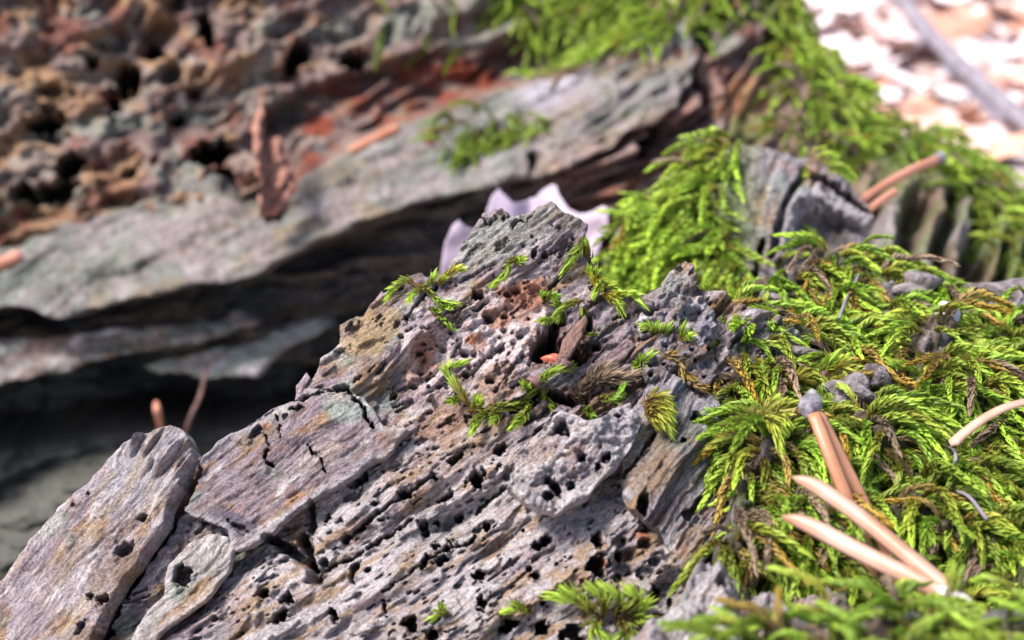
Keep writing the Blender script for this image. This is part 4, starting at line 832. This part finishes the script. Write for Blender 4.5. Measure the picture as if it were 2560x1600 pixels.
def lumpy(name, R0, n, mat, parent, c, seed, amp=.35, sq=(1, 1, 1), sub=3):
    import bmesh
    bm = bmesh.new(); bmesh.ops.create_icosphere(bm, subdivisions=sub, radius=1.); r = np.random.default_rng(seed); ph = r.uniform(0, 6, (6, 3)); fq = r.uniform(1.2, 4.5, (6, 3))
    for v in bm.verts:
        q = np.array(v.co); k = 1+amp*sum(math.sin(float(fq[i]@q)+ph[i, 0])*.5/(1+i*.4) for i in range(6))
        k = (round(k*6)/6*.5+k*.5)*(1+float(r.normal(0, .055)))
        v.co = Vector(np.array(c)+q*k*R0*np.array(sq))
    me = bpy.data.meshes.new(name); bm.to_mesh(me); bm.free(); me.materials.append(mat); me.polygons.foreach_set('use_smooth', np.ones(len(me.polygons), bool))
    o = bpy.data.objects.new(name, me); COL.objects.link(o)
    if parent is not None: o.parent = parent
    return o

t = thing('needle_pair', 'rust-brown pine needle pair with grey sheath standing in the moss', 'pine needle')
sweep('needle', pp([(2034, 1035, 1.235), (2075, 1140, 1.215), (2130, 1280, 1.20), (2165, 1380, 1.20), (2190, 1520, 1.19)]), nrad(.0060), NEEDLE, t)
sweep('needle', pp([(2046, 1035, 1.240), (2105, 1150, 1.235), (2180, 1300, 1.225), (2230, 1420, 1.215), (2270, 1530, 1.20)]), nrad(.0056), NEEDLE, t)
lumpy('sheath', .0090, 3, SHEATH, t, P(2026., 1012., 1.24), 5, .3, (1., 1., 1.5))
t = thing('needle_pair', 'pale tan pine needle pair crossing in front of the rust-brown pair', 'pine needle')
sweep('needle', pp([(1980, 1192, 1.15), (2050, 1222, 1.14), (2160, 1300, 1.115), (2270, 1390, 1.09), (2400, 1500, 1.06)]), nrad(.0068, .30), NEEDLE2, t)
sweep('needle', pp([(1953, 1291, 1.145), (2020, 1312, 1.135), (2140, 1375, 1.11), (2250, 1430, 1.085), (2390, 1500, 1.06)]), nrad(.0072, .36), NEEDLE2, t)
sweep('sheath', pp([(2320, 1470, 1.075), (2380, 1492, 1.06), (2440, 1525, 1.045)]), nrad(.0062, .3, .3), FLUFF, t, 10, .9, 14)
t = thing('pine_needle', 'single curved tan needle arching over the moss at the mound edge', 'pine needle')
sweep('needle', pp([(2378, 1115, 1.26), (2410, 1085, 1.265), (2470, 1042, 1.27), (2540, 1012, 1.275), (2640, 1000, 1.28), (2720, 1030, 1.29)]), nrad(.0064, .04), NEEDLE2, t, up=(0, .3, 1))
t = thing('needle_pair', 'blurred pink needle with short stub leaning behind the grey wood knob', 'pine needle')
sweep('needle', pp([(2130, 520, 2.12), (2200, 470, 2.16), (2280, 425, 2.20), (2345, 398, 2.24)]), nrad(.0072), NEEDLE3, t)
sweep('needle', pp([(2165, 530, 2.12), (2205, 500, 2.14), (2240, 478, 2.16)]), nrad(.0062), NEEDLE3, t)
lumpy('sheath', .010, 3, SHEATH, t, P(2350., 395., 2.245), 6, .2)
def far_needle(label, pts, R, r=.011):
    q = [on(R, x, y, 2)[0]-FWD*.02 for x, y in pts]
    tag(sweep('pine_needle', q, nrad(r, .05, .05), NEEDLE3, None), label, 'pine needle')
far_needle('blurred orange needle lying at the edge of the rust-red rot', [(880, 378), (930, 345), (1000, 302)], LG, .0125)
far_needle('orange needle stub lying on the grey ledge beside a crack', [(-60, 700), (0, 672), (66, 642)], LG, .014)
tag(sweep('pine_needle', pp([(388, 1002, 2.52), (396, 1040, 2.5)])+[on(BG, 420, 1160, 2)[0]], nrad(.0075, .2), NEEDLE3, None), 'dim orange needle tip rising in the dark hollow behind the split plank', 'pine needle')
tag(sweep('dead_stalk', pp([(515, 925, 2.62), (500, 990, 2.56), (470, 1060, 2.52)])+[on(BG, 440, 1170, 2)[0]], nrad(.0045), CHIP, None), 'thin dark stalk in the hollow behind the split plank', 'stalk')
tag(sweep('bark_strip', pp([(398, 1280, 1.40), (425, 1262, 1.41), (462, 1238, 1.43)]), nrad(.010), FLAKE, None), 'small rust-brown strip wedged in the gap between the two planks', 'bark strip')

# ================================================================== OAK LEAF
OL = [(1095, 760), (1100, 690), (1112, 610), (1130, 565), (1146, 548), (1160, 562), (1185, 575), (1210, 560), (1218, 520), (1228, 492), (1247, 474), (1262, 488), (1280, 505), (1310, 512), (1340, 500), (1362, 476), (1380, 464), (1392, 466), (1400, 490), (1420, 520), (1450, 534), (1480, 528), (1508, 514), (1520, 520), (1522, 548), (1515, 580), (1500, 610), (1490, 650), (1470, 720), (1400, 860), (1300, 980), (1180, 940)]
def dep(R, x, y): return float((on(R, x, y, 2)[0]-CAM).dot(FWD))
OLC = [(1146, 548, 2.30), (1247, 474, 2.36), (1385, 465, 2.38), (1520, 515, 2.34), (1300, 620, 2.34), (1300, 780, 2.40), (1280, 960, dep(BG, 1280, 960)-.02), (1180, 940, dep(BG, 1180, 940)-.02), (1110, 740, 2.32), (1480, 700, 2.36)]
lf = relief('oak_leaf', None, LEAFP, (1070, 1550, 440, 1000), 5, OLC, lambda X, Y, s: .012*fbm(X/90, Y/90, 2, 601)-.02*np.exp(-((X-1330+(Y-470)*.06)/26)**2), lambda X, Y, s: np.ones(X.shape+(3,))*.4, OL, 1.5, 6, (0, 1, 0), 3, 0, .5, 600, 8)
tag(lf.ob, 'pale lilac dry oak leaf with pointed lobes standing behind the crest', 'leaf')

# ================================================================== SMALL THINGS
t = tag(lumpy('red_seed', .0078, 2, REDM, None, on(MN, 1385, 905)[0]+MN.D*.024, 7, .18, (1.5, .9, .9)), 'small glossy red seed lying in the dark pocket below the crest', 'seed')
CH = V([(1870, 868), (1900, 832), (1950, 838), (1985, 860), (1990, 905), (1960, 912), (1910, 890), (1880, 885)])
ch = relief('bark_chip', None, CHIP, (1960, 2120, 870, 980), 4, [(1980, 920, 1.425), (2010, 885, 1.45), (2100, 905, 1.44), (2100, 965, 1.405), (2020, 940, 1.405)], lambda X, Y, s: .008*fbm(X/24, Y/24, 3, 611), lambda X, Y, s: np.ones(X.shape+(3,))*.2, CH, 5, 10, (0, 1, -.3), 8, None, .5, 610, 8)
tag(ch.ob, 'dark brown curled bark chip tucked into the moss cushion', 'bark chip')
for lb, x, y, r_, sq, m in (('grey wood crumb right of the needle sheath', 2118, 1030, .027, (1.1, 1, .9), CRUMB), ('small grey wood crumb in the moss above the curved needle', 2186, 972, .016, (1., 1, 1.1), CRUMB), ('rounded grey crumb near the mound top', 2278, 742, .022, (1.3, 1, .8), CRUMB),
                            ('pale lilac shred of fluff on the moss mound', 2352, 808, .021, (1., 1, 1.2), FLUFF), ('grey crumb below the mound top on the moss', 1925, 780, .017, (1.2, 1, .9), CRUMB), ('brown crumb beside the bark chip', 1962, 905, .02, (1.7, 1, .8), CRUMB), ('knobbly grey lump on the mound rim', 2520, 745, .04, (1.6, 1, .7), CRUMB)):
    p, n = on(MD, x, y); tag(lumpy('wood_crumb' if m is CRUMB else 'fluff_shred', r_*.8, 3, m, None, p+n*.012+MD.D*.02, int(x), .35, sq), lb, 'crumb' if m is CRUMB else 'fluff')
for k, (lb, x, y) in enumerate((('tiny reddish wood crumb wedged beside the red seed', 1340, 960), ('tiny reddish wood crumb in the pocket under the splinter', 1400, 925))):
    p, n = on(MN, x, y); tag(lumpy('wood_crumb', .0065, 3, CHIP, None, p+MN.D*.012, 40+k, .4, (1.3, 1, .8)), lb.replace('reddish', 'dark'), 'crumb')

# dead grey threads in the moss
for k, (lb, q) in enumerate((('thin dead stem lying over the moss mound', [(2140, 715), (2110, 770), (2090, 830)]), ('thin grey dead stem hanging below the curved needle', [(2350, 1120), (2372, 1180), (2365, 1240), (2400, 1290), (2440, 1350)]), ('pale thin stem in the moss left of the curved needle', [(2190, 950), (2230, 975), (2245, 1020), (2262, 1060)]))):
    tag(sweep('dry_stalk', [on(MD, x, y)[0]+MD.D*.03 for x, y in q], nrad(.0019), TWIG if k != 2 else TWIGP, None, 5, 1., 18), lb, 'stem')

# ================================================================== FOREST FLOOR BEYOND
def leafmesh(i):
    r = np.random.default_rng(900+i); n = 14; Vs = []; Fs = []
    L = 1.; cv = r.uniform(-.35, .5); cs = r.uniform(.1, .5)
    for a in range(n+1):
        u = a/n; wd = .30*math.sin(math.pi*u**.85)*(1+.22*math.sin(u*22+i))+.006
        for b in (-1, -.5, 0, .5, 1):
            x = b*wd; Vs.append((x, (u-.5)*L, .04+cs*x*x*2+cv*(u-.5)**2*.6+.02*math.sin(u*9+b*2)))
    for a in range(n):
        for b in range(4):
            q = a*5+b; Fs.append((q, q+1, q+6, q+5))
    z0 = min(v[2] for v in Vs); Vs = [(x, y, z-z0+.003) for x, y, z in Vs]
    m = len(Vs); Vs += [(x, y, z-.006) for x, y, z in Vs]; Fs += [tuple(m+k for k in reversed(f)) for f in Fs]
    me = bpy.data.meshes.new('fallen_leaf'); me.from_pydata(Vs, [], Fs); me.polygons.foreach_set('use_smooth', np.ones(len(me.polygons), bool)); return me
LM = []
for i in range(9):
    me = leafmesh(i); me.materials.append(LIT[(0, 0, 1, 0, 1, 2, 0, 0, 2)[i]]); LM.append(me)
lab = {0: 'pale bleached fallen leaf lying on the blurred forest floor', 1: 'tan fallen leaf lying on the blurred forest floor', 2: 'rust-brown fallen leaf lying on the blurred forest floor'}
cnt = 0
for k in range(620):
    x = random.uniform(.9, 4.6); y = random.uniform(3.9, 10.5)
    if x < .25*y-.4: continue
    if x > .50*y+.6: continue
    dd = np.array((x, y, .1))-CAM; zz = dd.dot(FWD); qx = 1280+dd.dot(RGT)/zz*FPX; qy = 800-dd.dot(UPV)/zz*FPX
    if not (1880 < qx < 2800 and -220 < qy < 560): continue
    i = random.randrange(9); o = bpy.data.objects.new('fallen_leaf', LM[i]); COL.objects.link(o); cnt += 1
    o.location = (x, y, .004+.03*random.random()); o.rotation_euler = (random.uniform(-.25, .25), random.uniform(-.25, .25), random.uniform(0, 6.28)); o.scale = (random.uniform(.55, .95),)*3
    j = (0, 0, 1, 0, 1, 2, 0, 0, 2)[i]; tag(o, lab[j], 'leaf', ['bleached leaves on the forest floor', 'tan leaves on the forest floor', 'rust leaves on the forest floor'][j])
def gp(px, py, z):
    d = FWD+RGT*((px-1280)/FPX)+UPV*((800-py)/FPX); t_ = (z-CAM[2])/d[2]; return CAM+d*t_
tw = thing('twig', 'dark grey bare twig lying on the pale forest floor', 'twig')
sweep('stem', [gp(x, y, .22) for x, y in ((2150, -110), (2245, -10), (2300, 60), (2380, 145), (2470, 225), (2580, 320), (2750, 450))], lambda u: .046*(1-.15*u), TWIG, tw, 10, 1., 40)
sweep('side_stub', [gp(2300, 60, .22), gp(2312, 90, .20), gp(2290, 120, .16)], nrad(.034, 0, .4), TWIG, tw, 8, 1., 10)
tag(sweep('twig', [gp(x, y, .12) for x, y in ((2050, 120), (2180, 165), (2300, 215), (2420, 255))], lambda u: .036*(1-.3*u), TWIGP, None, 8, 1., 24), 'pale thin twig lying behind the mossy slope edge on the forest floor', 'twig')
print('leaves', cnt, 'tris', sum(len(m.polygons) for m in bpy.data.meshes))
